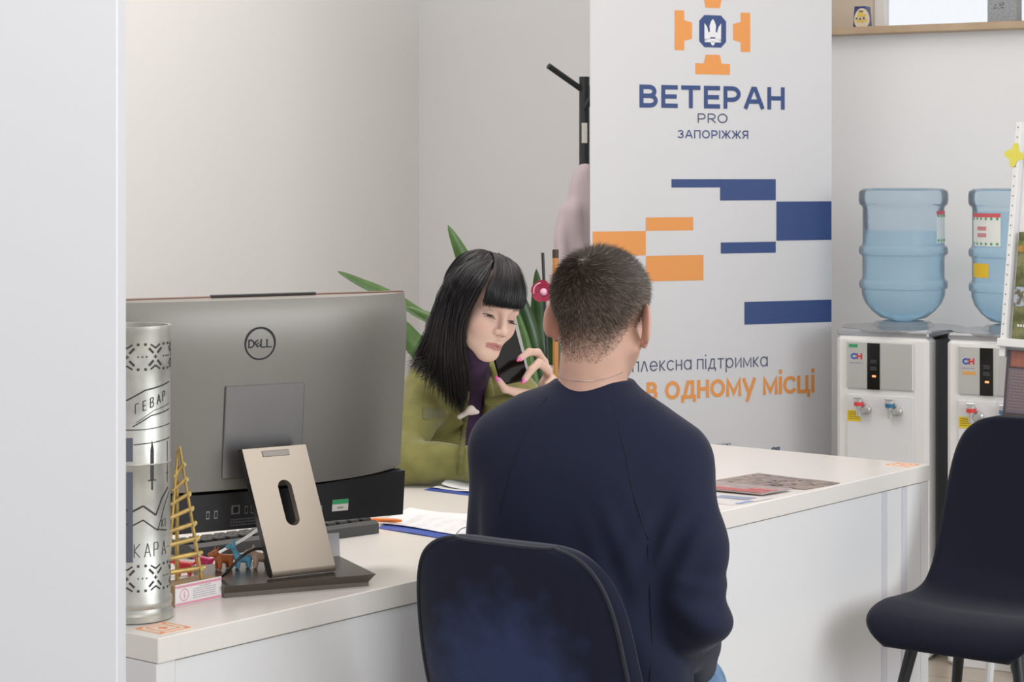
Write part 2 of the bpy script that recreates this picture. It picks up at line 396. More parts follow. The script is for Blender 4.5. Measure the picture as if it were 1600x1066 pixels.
def noise3(p, sc, seed=0):
    r = np.random.RandomState(seed); d = np.zeros(len(p))
    for o in range(5):
        k = r.randn(3); k /= np.linalg.norm(k); d += np.sin(p @ k*sc*(0.7+.35*o)+r.rand()*6.28+1.2*np.sin(p @ np.roll(k, 1)*sc*.6))/5
    return d

# ------------------------------------------------------------------ materials of the place
wall_m = mat('wall_paint', (0.83, 0.805, 0.785), 0.6, bump=(180, .05, .001))
wall2_m = mat('wall_paint_cool', (0.79, 0.785, 0.785), 0.6, bump=(180, .05, .001))
lam = mat('white_laminate', (0.83, 0.79, 0.75), 0.22, spec=.5)
lam_panel = mat('white_panel_laminate', (0.80, 0.80, 0.81), 0.28)
black = mat('black_plastic', (0.012, 0.012, 0.013), 0.4)
chrome = mat('chrome', (0.75, 0.76, 0.78), 0.15, 1)

# ------------------------------------------------------------------ the room
def struct(name, mb, m, **k):
    o = mb.build(name, m, **k); o['kind'] = 'structure'; return o
WA = math.radians(30); wd = np.array([math.cos(WA), -math.sin(WA), 0]); wn = np.array([math.sin(WA), math.cos(WA), 0])
W0 = np.array([1.3, 7.15, 0])
WR = np.stack([wd, wn, [0, 0, 1]], 1)        # local x along the wall, y into it
tile = bpy.data.materials.new('floor_tile'); tile.use_nodes = True
_nt = tile.node_tree; _b = _nt.nodes['Principled BSDF']; _b.inputs['Roughness'].default_value = .3
_tc = _nt.nodes.new('ShaderNodeTexCoord'); _mp = _nt.nodes.new('ShaderNodeMapping'); _mp.inputs['Rotation'].default_value = (0, 0, WA)
_br = _nt.nodes.new('ShaderNodeTexBrick'); _br.offset = 0
for k_, v_ in (('Scale', 1.0), ('Mortar Size', .004), ('Brick Width', .6), ('Row Height', .6)): _br.inputs[k_].default_value = v_
_n = _nt.nodes.new('ShaderNodeTexNoise'); _n.inputs['Scale'].default_value = 6; _n.inputs['Detail'].default_value = 8
_r = _nt.nodes.new('ShaderNodeMix'); _r.data_type = 'RGBA'; _r.inputs['A'].default_value = (.40, .34, .27, 1); _r.inputs['B'].default_value = (.50, .44, .36, 1)
_nt.links.new(_tc.outputs['Object'], _mp.inputs[0]); _nt.links.new(_mp.outputs[0], _br.inputs['Vector']); _nt.links.new(_tc.outputs['Object'], _n.inputs['Vector'])
_nt.links.new(_n.outputs['Fac'], _r.inputs['Factor']); _nt.links.new(_r.outputs['Result'], _br.inputs['Color1']); _nt.links.new(_r.outputs['Result'], _br.inputs['Color2'])
_br.inputs['Mortar'].default_value = (.30, .25, .2, 1); _nt.links.new(_br.outputs['Color'], _b.inputs['Base Color'])
struct('floor', MB().box((0.5, 4.0, -.05), (9, 12, .1)), tile)
struct('ceiling', MB().box((0.5, 4.5, 3.05), (9, 10, .1)), mat('ceiling_paint', (.85, .84, .83), .8))
# right wall with a high window recess: lower part, recess back, side
LZ = 1.978
tc_ = -1.912
struct('wall_right', MB(WR, W0).box(((-.42+3.2)/2, .06, (LZ-.026)/2), (3.2+.42, .12, LZ-.026))
       .box(((tc_-.42)/2+.0, .06, 1.5), (-.42-tc_, .12, 3.0)), wall2_m)
recess = mat('recess_plaster', (.70, .60, .50), .7)
RD = .40
mbw = MB(WR, W0)
x0, x1 = -.42, 3.2                            # recess extent along the wall
wx0, wx1 = -.235, .62                          # window opening in the recess back
mbw.box(((x0+wx0)/2-.0, RD+.05, (LZ+3.0)/2), (wx0-x0, .1, 3.0-LZ))
mbw.box(((wx1+x1)/2, RD+.05, (LZ+3.0)/2), (x1-wx1, .1, 3.0-LZ))
mbw.box((x0-.03, RD/2+.06, (LZ+3.0)/2), (.06, RD, 3.0-LZ))
mbw.box(((wx0+wx1)/2, RD+.05, 2.90), (wx1-wx0, .1, .2))
struct('wall_back', mbw, recess)
sill = struct('trim_1', MB(WR, W0).box(((x0+x1)/2, .18, LZ-.013), (x1-x0, .48, .026), b=.003), mat('oak_sill', (.50, .37, .25), .45, var=(9, (.42, .30, .19), .35, .7)))
wf = thing('window_1', 'white framed window in the recess above the wooden sill', 'window', tuple(W0+WR @ np.array([wx0, RD+.02, LZ])), -WA); wf['kind'] = 'structure'
wfm = mat('window_frame_white', (.85, .84, .82), .35)
ww = wx1-wx0
mbf = MB()
for c_, d_ in (((.02, .03, .4), (.04, .05, .8)), ((ww-.02, .03, .4), (.04, .05, .8)), ((ww/2, .03, .015), (ww-.08, .05, .03)), ((ww/2, .03, .79), (ww-.08, .05, .02))):
    mbf.box(c_, d_, b=.003)
mbf.build('window_frame', wfm, wf)
MB().box((ww/2, .035, .4), (ww-.08, .004, .76)).build('window_pane', tinted('window_glass', (.99, .99, .99), .03), wf)
# left wall
corner = W0+WR @ np.array([tc_, 0, 0]); ld = np.array([-math.sin(WA), -math.cos(WA), 0]); LR = np.stack([ld, np.cross([0, 0, 1], ld), [0, 0, 1]], 1)
struct('wall_left', MB(LR, corner).box((2.4, -.06, 1.5), (5.0, .12, 3.0)), wall_m)
# near partition edge on the left of the frame
pe = P(183.5, 0, 2.5)[0]
struct('wall_front', MB().box((pe-.45, 2.5+.028, 1.5), (.9, .056, 3.0), b=.0015), mat('partition_white', (.74, .74, .77), .45))

# ------------------------------------------------------------------ the desk
UA = math.atan2(.78, .626); C0 = D(247, 998); C0[2] = 0
desk = thing('office_desk', 'long glossy white office desk between the man and the woman', 'desk', tuple(C0), UA)
DL, DW = 2.55, .83
u = np.array([math.cos(UA), math.sin(UA), 0]); v = np.array([-math.sin(UA), math.cos(UA), 0])
DR = np.stack([u, v, [0, 0, 1]], 1)
MB().box((DL/2, DW/2, .73), (DL, DW, .04), b=.0015).build('worktop', lam, desk)
for x_ in (.02, DL-.02):
    MB().box((x_, DW/2+.002, .355), (.04, DW-.004, .708), b=.001).build('side_panel', lam_panel, desk)
MB().box((DL/2, .014, .355), (DL-.081, .018, .705)).build('front_panel', lam_panel, desk)
for x_, w_ in ((2.325, .026), (2.425, .026)):
    MB().box((x_, .0048, .355), (w_, .003, .704)).build('panel_strip', mat('strip_grey', (.66, .66, .71), .3), desk)
def ond(px, py): return D(px, py)             # a point of the desk top
def desk_local(p): return DR.T @ (np.array(p)-C0)

# ornament stickers at the two front corners
ornm = [mat('sticker_cream', (.80, .68, .56), .6), mat('sticker_orange', (.80, .30, .14), .6)]
def corner_sticker(p, label, w_, d_):
    o = thing('corner_sticker', label, 'sticker', tuple(p), UA, 'ornament stickers on the desk corners')
    MB().box((0, 0, .0003), (w_, d_, .0006)).build('sticker_sheet', ornm[0], o)
    mb = MB()
    for s_ in (.44, .27):
        for a in range(4):
            x_, y_ = [(0, 1), (1, 0), (0, -1), (-1, 0)][a]
            mb.box((x_*w_*s_, y_*d_*s_, .0008), (w_*(.03 if x_ else s_*2), d_*(.03 if y_ else s_*2), .0004))
    mb.prism([(0, d_*.14), (w_*.14, 0), (0, -d_*.14), (-w_*.14, 0)], .0004, t=(0, 0, .0006))
    for i in (-1, 1):
        for j in (-1, 1): mb.prism([(i*w_*.36+a*w_*.07, j*d_*.36+b_*d_*.07) for a, b_ in ((1, 0), (0, 1), (-1, 0), (0, -1))], .0004, t=(0, 0, .0006))
    mb.build('ornament', ornm[1], o)
corner_sticker(C0+DR @ np.array([.055, .05, .75]), 'orange patterned square sticker on the left front desk corner below the metal casing', .07, .07)
corner_sticker(C0+DR @ np.array([DL-.05, .05, .75]), 'orange patterned square sticker on the right front desk corner near the water coolers', .07, .07)

# ------------------------------------------------------------------ monitor (all-in-one computer seen from behind)
MA = math.radians(30); TL = math.radians(6)
mx = np.array([math.cos(MA), math.sin(MA), 0]); mn = np.array([math.sin(MA), -math.cos(MA), 0])   # mn: out of the back, to the camera
mup = np.array([0, 0, 1])*math.cos(TL)+mn*math.sin(TL); mo = np.cross(mx, mup)
MR = np.stack([mx, mup, mo], 1)               # local x width, y up, z out of the back
BR = P(635, 807, 3.88); MW, MH = .614, .408
M0 = BR-mx*MW/2                                # bottom centre of the back face
base_c = np.array([-.40, 3.79, .75])
comp = thing('desktop_computer', 'grey all-in-one computer seen from behind on its tilted metal stand', 'computer', tuple(base_c))
alu = mat('computer_grey_metal', srgb(136, 133, 127), .46, .7, bump=(900, .03, .0004))
champ = mat('stand_champagne_metal', srgb(170, 156, 141), .44, .55)
dark = mat('computer_black_plastic', (.02, .02, .022), .42)
mb = MB(MR, M0)
# softly crowned back shell
nx_, ny_ = 40, 26; y0_ = .075; vs = []; fs = []
for j in range(ny_+1):
    for i in range(nx_+1):
        a = i/nx_*2-1; b = j/ny_*2-1
        y = y0_+(MH-y0_)*(b+1)/2
        if j == 0: y -= .0+.018*(a*a)*0
        zz = -.004-.030*(abs(a)**4.0)-.018*max(0, b)**5
        vs.append((a*MW/2, y+(-.012*abs(a)**3+.0 if j == 0 else 0)*-1, zz))
for j in range(ny_):
    for i in range(nx_):
        q = j*(nx_+1)+i; fs.append((q, q+1, q+nx_+2, q+nx_+1))
mb.add(vs, fs)
# rim of the shell down to the screen bezel
rim = [(-MW/2, y0_+.012), (-MW/2, MH), (MW/2, MH), (MW/2, y0_+.012)]
top = [q for q in range(ny_*(nx_+1), (ny_+1)*(nx_+1))]
n_ = len(mb.v)
mb.add([(vs[q][0], vs[q][1], -.054) for q in top], [])
for i in range(nx_): mb.f.append((top[i], top[i+1], n_+i+1, n_+i)); mb.m.append(0)
for side in (0, nx_):
    col_ = [j*(nx_+1)+side for j in range(ny_+1)]; n2 = len(mb.v)
    mb.add([(vs[q][0], vs[q][1], -.054) for q in col_], [])
    for j in range(ny_):
        f_ = (col_[j], col_[j+1], n2+j+1, n2+j); mb.f.append(f_ if side else f_[::-1]); mb.m.append(0)
mb.build('back_shell', alu, comp, smooth=True, world=True)
mb = MB(MR, M0)
prof = [(-MW/2, 0), (MW/2, 0), (MW/2, y0_+.008), (.1, y0_-.008), (-.1, y0_-.008), (-MW/2, y0_+.008)]
mb.prism(prof, .020, t=(0, 0, -.034))
mb.build('lower_cover', dark, comp, world=True)
MB(MR, M0).box((0, MH/2, -.060), (MW+.004, MH+.004, .012), b=.002).build('screen_bezel', mat('bezel_bronze', srgb(120, 92, 80), .35, .6), comp, world=True)
MB(MR, M0).box((0, MH/2+.012, -.0665), (MW-.02, MH-.05, .002)).build('screen', mat('screen_glass', (.01, .01, .012), .1), comp, world=True)
MB(MR, M0).box((.03, MH+.003, -.058), (.20, .003, .008)).build('camera_bar', dark, comp, world=True)
# logo
mb = MB(MR, M0); lc = (0.004, .333, -.0050)
ring = []
for k in range(48):
    a = 2*math.pi*k/48; a2 = 2*math.pi*(k+1)/48
    q = [(lc[0]+r*math.cos(t), lc[1]+r*math.sin(t), lc[2]) for r, t in ((.0265, a), (.0265, a2), (.0295, a2), (.0295, a))]
    mb.add(q, [(0, 3, 2, 1)]); mb.add([(x, y, lc[2]+.0010) for x, y, z in q], [(0, 1, 2, 3)])
    mb.add([q[3], q[2], (q[2][0], q[2][1], lc[2]+.001), (q[3][0], q[3][1], lc[2]+.001)], [(0, 1, 2, 3)])
I3 = np.eye(3)
mb.strokes('D', I3, (lc[0]-.0165, lc[1], lc[2]+.0006), .0150, .0021, sx=.85)
mb.strokes('E', rotm(('Z', 35)), (lc[0]-.0050, lc[1], lc[2]+.0006), .0115, .0019)
mb.strokes('L', I3, (lc[0]+.0058, lc[1], lc[2]+.0006), .0150, .0021)
mb.strokes('L', I3, (lc[0]+.0170, lc[1], lc[2]+.0006), .0150, .0021)
mb.build('maker_logo', mat('logo_dark', (.012, .013, .02), .3), comp, world=True)
# recessed mounting plate
MB(MR, M0).box((.016, .178, -.0022), (.150, .165, .005), b=.0015).build('mount_plate', mat('plate_metal', srgb(140, 139, 140), .3, .8), comp, world=True)
# ports and small print
prt = mat('port_metal', (.35, .36, .38), .3, .8)
for x_, y_, w_, h_ in ((-.078, .030, .006, .014), (-.063, .030, .006, .014), (-.026, .036, .016, .016), (-.006, .034, .006, .014), (.006, .034, .006, .014)):
    f_ = MB(MR, M0).box((x_, y_, -.0135), (w_, h_, .0014)).build('port', prt, comp, world=True)
    MB(MR, M0).box((x_, y_, -.0125), (w_*.6, h_*.7, .0012)).build('socket', black, f_, world=True)
mb = MB(MR, M0)
rg = random.Random(3)
for yy in (.018, .013, .008):
    x_ = -.035
    while x_ < .03:
        w_ = rg.uniform(.002, .005); mb.box((x_+w_/2, yy, -.0137), (w_, .0026, .0006)); x_ += w_+.0015
mb.build('regulatory_print', mat('print_grey', (.12, .12, .13), .5), comp, world=True)
mb = MB(MR, M0)
for x_, y_, w_, h_ in ((.094, .028, .007, .004), (.095, .021, .006, .003), (.104, .024, .007, .010), (.116, .028, .012, .0022), (.116, .024, .013, .0022), (.115, .020, .012, .0022)):
    mb.box((x_+.02, y_, -.0137), (w_, h_, .0006))
mb.build('certification_print', mat('print_white', (.5, .55, .6), .5), comp, world=True)
st_ = MB(MR, M0).box((.178, .028, -.0137), (.032, .021, .0006)).build('inventory_sticker', mat('sticker_white', (.8, .78, .72), .5), comp, world=True)
mb = MB(MR, M0).box((.178, .0345, -.0131), (.032, .008, .0006)); mb.build('sticker_band', mat('sticker_green', (.05, .42, .16), .5), st_, world=True)
mb = MB(MR, M0)
for k_ in range(4): mb.box((.1735+k_*.003, .0235, -.0132), (.0018, .003, .0004))
mb.build('sticker_number', mat('ink_grey', (.15, .15, .15), .6), st_, world=True)
# base plate
bl = D(350, 935); br = D(576, 916); bx = (br-bl)/np.linalg.norm(br-bl); by = np.cross([0, 0, 1], bx); BRm = np.stack([bx, by, [0, 0, 1]], 1)
bw = np.linalg.norm(br-bl)
mb = MB(BRm, bl)
mb.prism([(0, 0), (bw, 0), (bw, .19), (0, .19)], .008)
n0 = [(0, 0), (bw, 0), (bw, .19), (0, .19)]
mb.add([(x, y, .008) for x, y in n0]+[(-.003, -.010, .022), (bw+.010, -.010, .022), (bw+.010, .20, .022), (-.003, .20, .022)],
       [(0, 1, 5, 4), (1, 2, 6, 5), (2, 3, 7, 6), (3, 0, 4, 7), (4, 5, 6, 7)])
mb.build('base_plate', mat('base_dark_metal', srgb(105, 98, 90), .3, .8), comp, world=True)
# stand: slab from hinge on the base up to the mount plate, with an oval hole
hb0 = P(427, 905, 3.655); hb1 = P(527, 893, 3.72); ht0 = P(383, 702, 3.655); ht1 = P(473, 695, 3.72)
sw = np.linalg.norm(hb1-hb0); sx_ = (hb1-hb0+ht1-ht0); sx_ /= np.linalg.norm(sx_); sy_ = ((ht0+ht1)-(hb0+hb1))/2; SH = np.linalg.norm(sy_); sy_ /= SH
sy_ -= sx_*(sy_ @ sx_)*0
sn = np.cross(sx_, sy_); sn /= np.linalg.norm(sn); SRm = np.stack([sx_, sy_, sn], 1); s0 = (hb0+hb1)/2
hw = sw/2
# front face with oval hole by ring of quads
ov = []
oc = (.002, SH*.565); orx, ory = .0135, .041
N = 40
for k in range(N):
    a = 2*math.pi*k/N; cx_, cy_ = math.cos(a), math.sin(a)
    ov.append((oc[0]+orx*cx_, oc[1]+(ory-orx)*(1 if cy_ > 0 else -1)*(abs(cy_) > 1e-6)+orx*cy_))
def ray_rect(k):
    a = 2*math.pi*k/N; cx_, cy_ = math.cos(a), math.sin(a); y_lo, y_hi = .012, SH
    tx = (hw/abs(cx_)) if abs(cx_) > 1e-6 else 1e9; ty = ((y_hi-oc[1]) if cy_ > 0 else (oc[1]-y_lo))/abs(cy_)*1.0 if abs(cy_) > 1e-6 else 1e9
    t = min(tx, ty); return (t*cx_ if tx < ty or True else 0)+0, oc[1]+t*cy_
outer = [ray_rect(k) for k in range(N)]
# snap nearest samples to the corners
for cxn, cyn in ((hw, SH), (-hw, SH), (-hw, .012), (hw, .012)):
    k = min(range(N), key=lambda q: (outer[q][0]-cxn)**2+(outer[q][1]-cyn)**2); outer[k] = (cxn, cyn)
th = .016
mb = MB(SRm, s0)
vf = [(x, y, 0) for x, y in outer]+[(x, y, 0) for x, y in ov]+[(x, y, -th) for x, y in outer]+[(x, y, -th) for x, y in ov]
fs = []
for k in range(N):
    k2 = (k+1) % N
    fs.append((k, k2, N+k2, N+k)); fs.append((2*N+k, 3*N+k, 3*N+k2, 2*N+k2)); fs.append((N+k, N+k2, 3*N+k2, 3*N+k))
mb.add(vf, fs)
so = mb.build('stand_arm', champ, comp, world=True, smooth=True)
mb = MB(SRm, s0)
mb.add([(x, y, z) for z in (0.0002, -th-.0002) for x, y in outer], [(k, (k+1) % N, N+(k+1) % N, N+k) for k in range(N)])
mb.build('arm_edge', dark, so, world=True)
# rolled bottom and top of the arm
mb = MB(SRm, s0)
arc = [(-.011+.011*math.cos(math.radians(q)), .012-.011*math.sin(math.radians(q))) for q in range(0, 181, 15)]+[(-.022, .035), (-.017, .035)]
vs = [(x_, y, z) for x_ in (-hw, hw) for z, y in arc]; m_ = len(arc)
mb.add(vs, [(k, k+1, m_+k+1, m_+k) for k in range(m_-1)]); mb.build('arm_foot', champ, so, world=True, smooth=True)
MB(SRm, s0).add([(-hw-.0005, y, z) for z, y in arc], [tuple(range(m_))]).build('foot_side', dark, so, world=True)
MB(SRm, s0).add([(hw+.0005, y, z) for z, y in arc], [tuple(range(m_))[::-1]]).build('foot_side', dark, so, world=True)
MB(SRm, s0).box((0, SH-.011, .0006), (.052, .011, .002), b=.0008).build('hinge_cover', mat('hinge_metal', srgb(140, 132, 125), .5, .6), so, world=True)
MB(SRm, s0).box((0, SH-.012, -.030), (.05, .02, .03), b=.003).build('hinge_block', dark, so, world=True)
MB(SRm, s0).tube([(-.03, -.008, -.006), (.03, -.008, -.006)], .008, 14).build('foot_hinge', mat('hinge_dark', (.16, .16, .18), .3, .8), so, world=True)

# ------------------------------------------------------------------ things on the desk
# keyboard
ka = D(592, 822, .765); kb_ = D(300, 862, .765); kx = (ka-kb_)/np.linalg.norm(ka-kb_); ky = np.cross([0, 0, 1], kx)
kl = np.linalg.norm(ka-kb_)
ko = np.array([kb_[0], kb_[1], .75]); KR = np.stack([kx, ky, [0, 0, 1]], 1)
kbd = thing('keyboard', 'black keyboard lying behind the grey computer stand', 'keyboard', tuple(ko))
kt = rotm(('X', -5))
mb = MB(KR, ko)
mb.prism([(0, 0), (.13, 0), (.13, .010), (.012, .026), (0, .020)], kl, M=np.array([[0, 0, 1], [1, 0, 0], [0, 1, 0]]))
mb.build('keyboard_case', mat('keyboard_grey', (.045, .045, .045), .5), kbd, world=True)
keym = mat('key_black', (.02, .02, .02), .45); key0 = None
for r_ in range(5):
    n_ = 15
    for c_ in range(n_):
        x_ = .018+c_*(kl-.036)/(n_-1); y_ = .024+r_*.021
        if key0 is None:
            key0 = MB(KR).box((0, 0, 0), (.0155*(kl/.44)*1.5, .016, .007), b=.002).build('key', keym, kbd)
            o_ = key0
        else:
            o_ = key0.copy(); C.objects.link(o_)
        p_ = KR @ np.array([x_, y_, .0285-.0135*(y_-.012)/.118*1.0]); o_.location = tuple(p_)
# engraved metal shell casing
cp = np.array([-.617, 3.45, .75])
cas = thing('engraved_casing', 'tall silvery engraved metal shell casing standing at the left end of the desk', 'casing', tuple(cp))
steel = mat('worn_steel', srgb(205, 205, 198), .38, .62, var=(14, srgb(150, 148, 140), .45, .8), bump=(60, .25, .0006))
Rc = .0585; Hc = .478
MB().lathe([(.0, .002), (.05, .0), (.0635, .002), (.0635, .012), (.0605, .016), (.0595, .022), (.0615, .026), (.0612, .034), (Rc, .038), (Rc, Hc*.53), (Rc+.0012, Hc*.535), (Rc, Hc*.54), (Rc-.0005, Hc-.01), (Rc+.0008, Hc-.006), (Rc+.0008, Hc), (Rc-.003, Hc), (Rc-.003, .04), (0, .04)], seg=96).build('casing_body', steel, cas, smooth=True)
eng = mat('engraving_dark', (.05, .045, .04), .7)
shine = mat('polished_band', srgb(215, 215, 212), .25, .7)
th0 = -math.pi/2+.18     # angle on the cylinder facing the camera
def wrap(mb, poly, mi=0, h=.0006, r=Rc):
    """polygon in (arc metres, z) wrapped on the casing, centre of the arc towards the camera"""
    pts_ = [(x, y) for x, y in poly]; n_ = len(pts_)
    vv = []
    for rr in (r-.0006, r+h):
        for x, y in pts_:
            a = th0+x/r; vv.append((rr*math.cos(a), rr*math.sin(a), y))
    mb.add(vv, [tuple(range(n_, 2*n_))]+[(i, (i+1) % n_, n_+(i+1) % n_, n_+i) for i in range(n_)], mi)
def wrap_line(mb, pts_, w_, **k):
    for (xa, ya), (xb, yb) in zip(pts_[:-1], pts_[1:]):
        dx, dy = xb-xa, yb-ya; L = math.hypot(dx, dy)
        if L < 1e-9: continue
        n_ = max(1, int(abs(dx)/.008)); nx, ny = -dy/L*w_/2, dx/L*w_/2
        for q in range(n_):
            a, b = q/n_, (q+1)/n_
            p0 = (xa+dx*a, ya+dy*a); p1 = (xa+dx*b, ya+dy*b)
            wrap(mb, [(p0[0]-nx, p0[1]-ny), (p1[0]-nx, p1[1]-ny), (p1[0]+nx, p1[1]+ny), (p0[0]+nx, p0[1]+ny)], **k)
GLY = {'К': [[(0, 0), (0, 1)], [(.7, 1), (0, .5), (.7, 0)]], 'А': [[(0, 0), (.4, 1), (.8, 0)], [(.15, .35), (.65, .35)]], 'Р': [[(0, 0), (0, 1), (.55, 1), (.65, .75), (.55, .5), (0, .5)]],
       'Г': [[(0, 0), (0, 1), (.6, 1)]], 'В': [[(0, 0), (0, 1), (.5, 1), (.6, .78), (.45, .52), (0, .5)], [(.45, .52), (.65, .25), (.5, 0), (0, 0)]], 'З': [[(0, 1), (.5, 1), (.6, .78), (.25, .52), (.6, .25), (.5, 0), (0, 0)]],
       'Е': [[(.55, 1), (0, 1), (0, 0), (.55, 0)], [(0, .5), (.5, .5)]], '-': [[(0, .5), (.4, .5)]], 'X': [[(0, 0), (.7, 1)], [(0, 1), (.7, 0)]], 'I': [[(.1, 0), (.1, 1)]]}
def glyphs(mb, s, x, z, hgt, wd_, pitch, rise=0.0, lw=.0013):
    for ch in s:
        for st in GLY.get(ch, []): wrap_line(mb, [(x+a*wd_, z+b*hgt+rise*a*wd_) for a, b in st], lw)
        x += pitch; z += rise*pitch
e_ = MB()
pxm = 1/975.
def cz(py): return Hc-(py-513)/463*Hc
def cxm(px):                                   # arc position for a picture column over the casing
    q = max(-.98, min(.98, (px-209)/61)); return math.asin(q)*Rc+.0-.18*Rc+.012
glyphs(e_, 'КАРА-', cxm(201)+.006, cz(872), .022, .013, .0165)
glyphs(e_, 'ГЕВАР', cxm(209), cz(648), .015, .009, .0125, rise=.35)
glyphs(e_, 'XI', cxm(252), cz(828), .013, .008, .010)
wrap_line(e_, [(cxm(197)-.03, cz(636)), (cxm(197), cz(626)), (cxm(225), cz(612)), (cxm(266), cz(602))], .0022)
wrap_line(e_, [(cxm(205), cz(668)), (cxm(235), cz(652)), (cxm(266), cz(645))], .0018)
wrap_line(e_, [(cxm(210), cz(662)), (cxm(240), cz(644)), (cxm(266), cz(636))], .0009)
wrap_line(e_, [(cxm(190)-.03, cz(673)), (cxm(225), cz(673)), (cxm(267), cz(668))], .0014)
wrap_line(e_, [(cxm(206), cz(696)), (cxm(240), cz(694)), (cxm(267), cz(690))], .0016)
# dagger
dx = cxm(237)
wrap(e_, [(dx-.003, cz(752)), (dx+.003, cz(752)), (dx+.003, cz(706)), (dx, cz(690)), (dx-.003, cz(706))])
wrap_line(e_, [(dx-.0075, cz(753)), (dx+.0075, cz(753))], .002); wrap_line(e_, [(dx, cz(753)), (dx, cz(768))], .0028)
dx2 = cxm(263); wrap_line(e_, [(dx2, cz(695)), (dx2, cz(760))], .0014); wrap_line(e_, [(dx2-.004, cz(745)), (dx2+.004, cz(745))], .0014)
# zigzag shield band
zz = [(cxm(196)-.03, 790), (cxm(204), 800), (cxm(222), 792), (cxm(243), 808), (cxm(254), 782), (cxm(264), 768)]
wrap_line(e_, [(a, cz(b)) for a, b in zz], .003)
wrap_line(e_, [(a, cz(b+22)) for a, b in zz[:4]]+[(cxm(262), cz(835))], .0022)
wrap_line(e_, [(cxm(246), cz(833)), (cxm(258), cz(795)), (cxm(266), cz(775))], .0016)
# pierced ornament bands
for zc_ in (cz(560), cz(905)):
    for kx_ in range(-2, 4):
        xc_ = cxm(243)+kx_*.048
        for sx1 in (-1, 1):
            for sy1 in (-1, 1):
                wrap_line(e_, [(xc_+sx1*.004, zc_+sy1*.006), (xc_+sx1*.012, zc_+sy1*.014)], .0035)
                wrap_line(e_, [(xc_+sx1*.009, zc_+sy1*.020), (xc_+sx1*.0, zc_+sy1*.014)], .0025)
                wrap_line(e_, [(xc_+sx1*.016, zc_+sy1*.020), (xc_+sx1*.020, zc_+sy1*.020)], .004)
        for q in (-.024, -.017, .017): wrap_line(e_, [(xc_+q, zc_), (xc_+q+.002, zc_)], .0025)
        wrap_line(e_, [(xc_-.003, zc_), (xc_+.003, zc_)], .0018); wrap_line(e_, [(xc_, zc_-.003), (xc_, zc_+.003)], .0018)
e_.build('engraving', eng, cas)
b_ = MB()
for a, z0_, z1_ in ((-.9, .262, .30), (-.9, .10, .245)): 
    wrap(b_, [(cxm(206)-.05, z0_), (cxm(206)-.02, z0_), (cxm(206)-.001, z0_), (cxm(206)-.001, z1_), (cxm(206)-.02, z1_), (cxm(206)-.05, z1_)], h=.0012)
b_.build('shield_plate', mat('plate_blue_grey', srgb(120, 125, 140), .3, .7), cas)

# souvenir box with a little ladder tower
q0 = D(346, 935); q1 = q0-u*.105
so_ = thing('souvenir_ladder', 'golden wooden ladder tower on a white and pink printed box beside the metal casing', 'souvenir', tuple(q1), UA)
wood = mat('box_wood', (.50, .33, .18), .5)
MB().box((.0525, .0235, .018), (.105, .045, .036), b=.001).build('souvenir_box', wood, so_)
mb = MB().box((.0525, .0005, .019), (.105, .001, .037)); mb.build('box_label', mat('label_white', (.82, .78, .78), .5), so_)
mb = MB()
for z_ in (.0035, .034):
    mb.box((.0525, -.0004, z_), (.105, .0008, .0022))
    for k in range(26): mb.prism([(.002+k*.004, z_+(.0011 if z_ < .02 else -.0011)), (.004+k*.004, z_+(.0035 if z_ < .02 else -.0035)), (.006+k*.004, z_+(.0011 if z_ < .02 else -.0011))], .0006, M=rotm(('X', 90)), t=(0, 0, 0))
for k in range(24):
    a = 2*math.pi*k/24
    mb.box((.020+.0095*math.cos(a), -.0004, .019+.0095*math.sin(a)), (.0014, .0008, .0014))
mb.box((.020, -.0004, .019), (.001, .0008, .011)); mb.box((.022, -.0004, .016), (.004, .0008, .001))
mb.build('label_ornament', mat('label_pink', (.75, .32, .40), .5), so_)
mb = MB(); rg = random.Random(5)
for r_ in range(6):
    x_ = .040+(.015 if r_ == 0 else 0)
    while x_ < (.088 if r_ else .075):
        w_ = rg.uniform(.002, .006); mb.box((x_+w_/2, -.0003, .029-r_*.0036), (w_, .0006, .0012)); x_ += w_+.0015
mb.build('label_print', mat('print_mid', (.45, .42, .45), .6), so_)
gold = mat('gilded_wood', (.62, .42, .13), .33, .35, var=(60, (.40, .27, .09), .4, .7))
tp = np.array([.030, .022, .265]); 
rails = [((.070, .012, .037), tp), ((.008, .030, .037), tp+np.array([-.004, .002, -.02])), ((.040, .040, .037), tp+np.array([.0, .006, -.006]))]
for a, b in rails: MB().tube([a, b], [.0036, .0022], 8).build('ladder_rail', gold, so_, smooth=True)
for k in range(8):
    t_ = .08+k*.112
    a = np.array(rails[0][0])*(1-t_)+np.array(rails[0][1])*t_; b = np.array(rails[1][0])*(1-t_)+np.array(rails[1][1])*t_
    d_ = (b-a); d_ /= np.linalg.norm(d_)+1e-9; ex = .010*(1-t_*.6)
    ru = MB().tube([a-d_*ex, b+d_*ex], .0045*(1-.35*t_), 8).build('rung', gold, so_, smooth=True)
    MB().tube([a+np.array([0, -.006, 0]), a+np.array([0, -.002, 0])], .0042*(1-.3*t_), 10).build('rung_knob', mat('gilded_knob', (.72, .58, .25), .3, .3), ru)

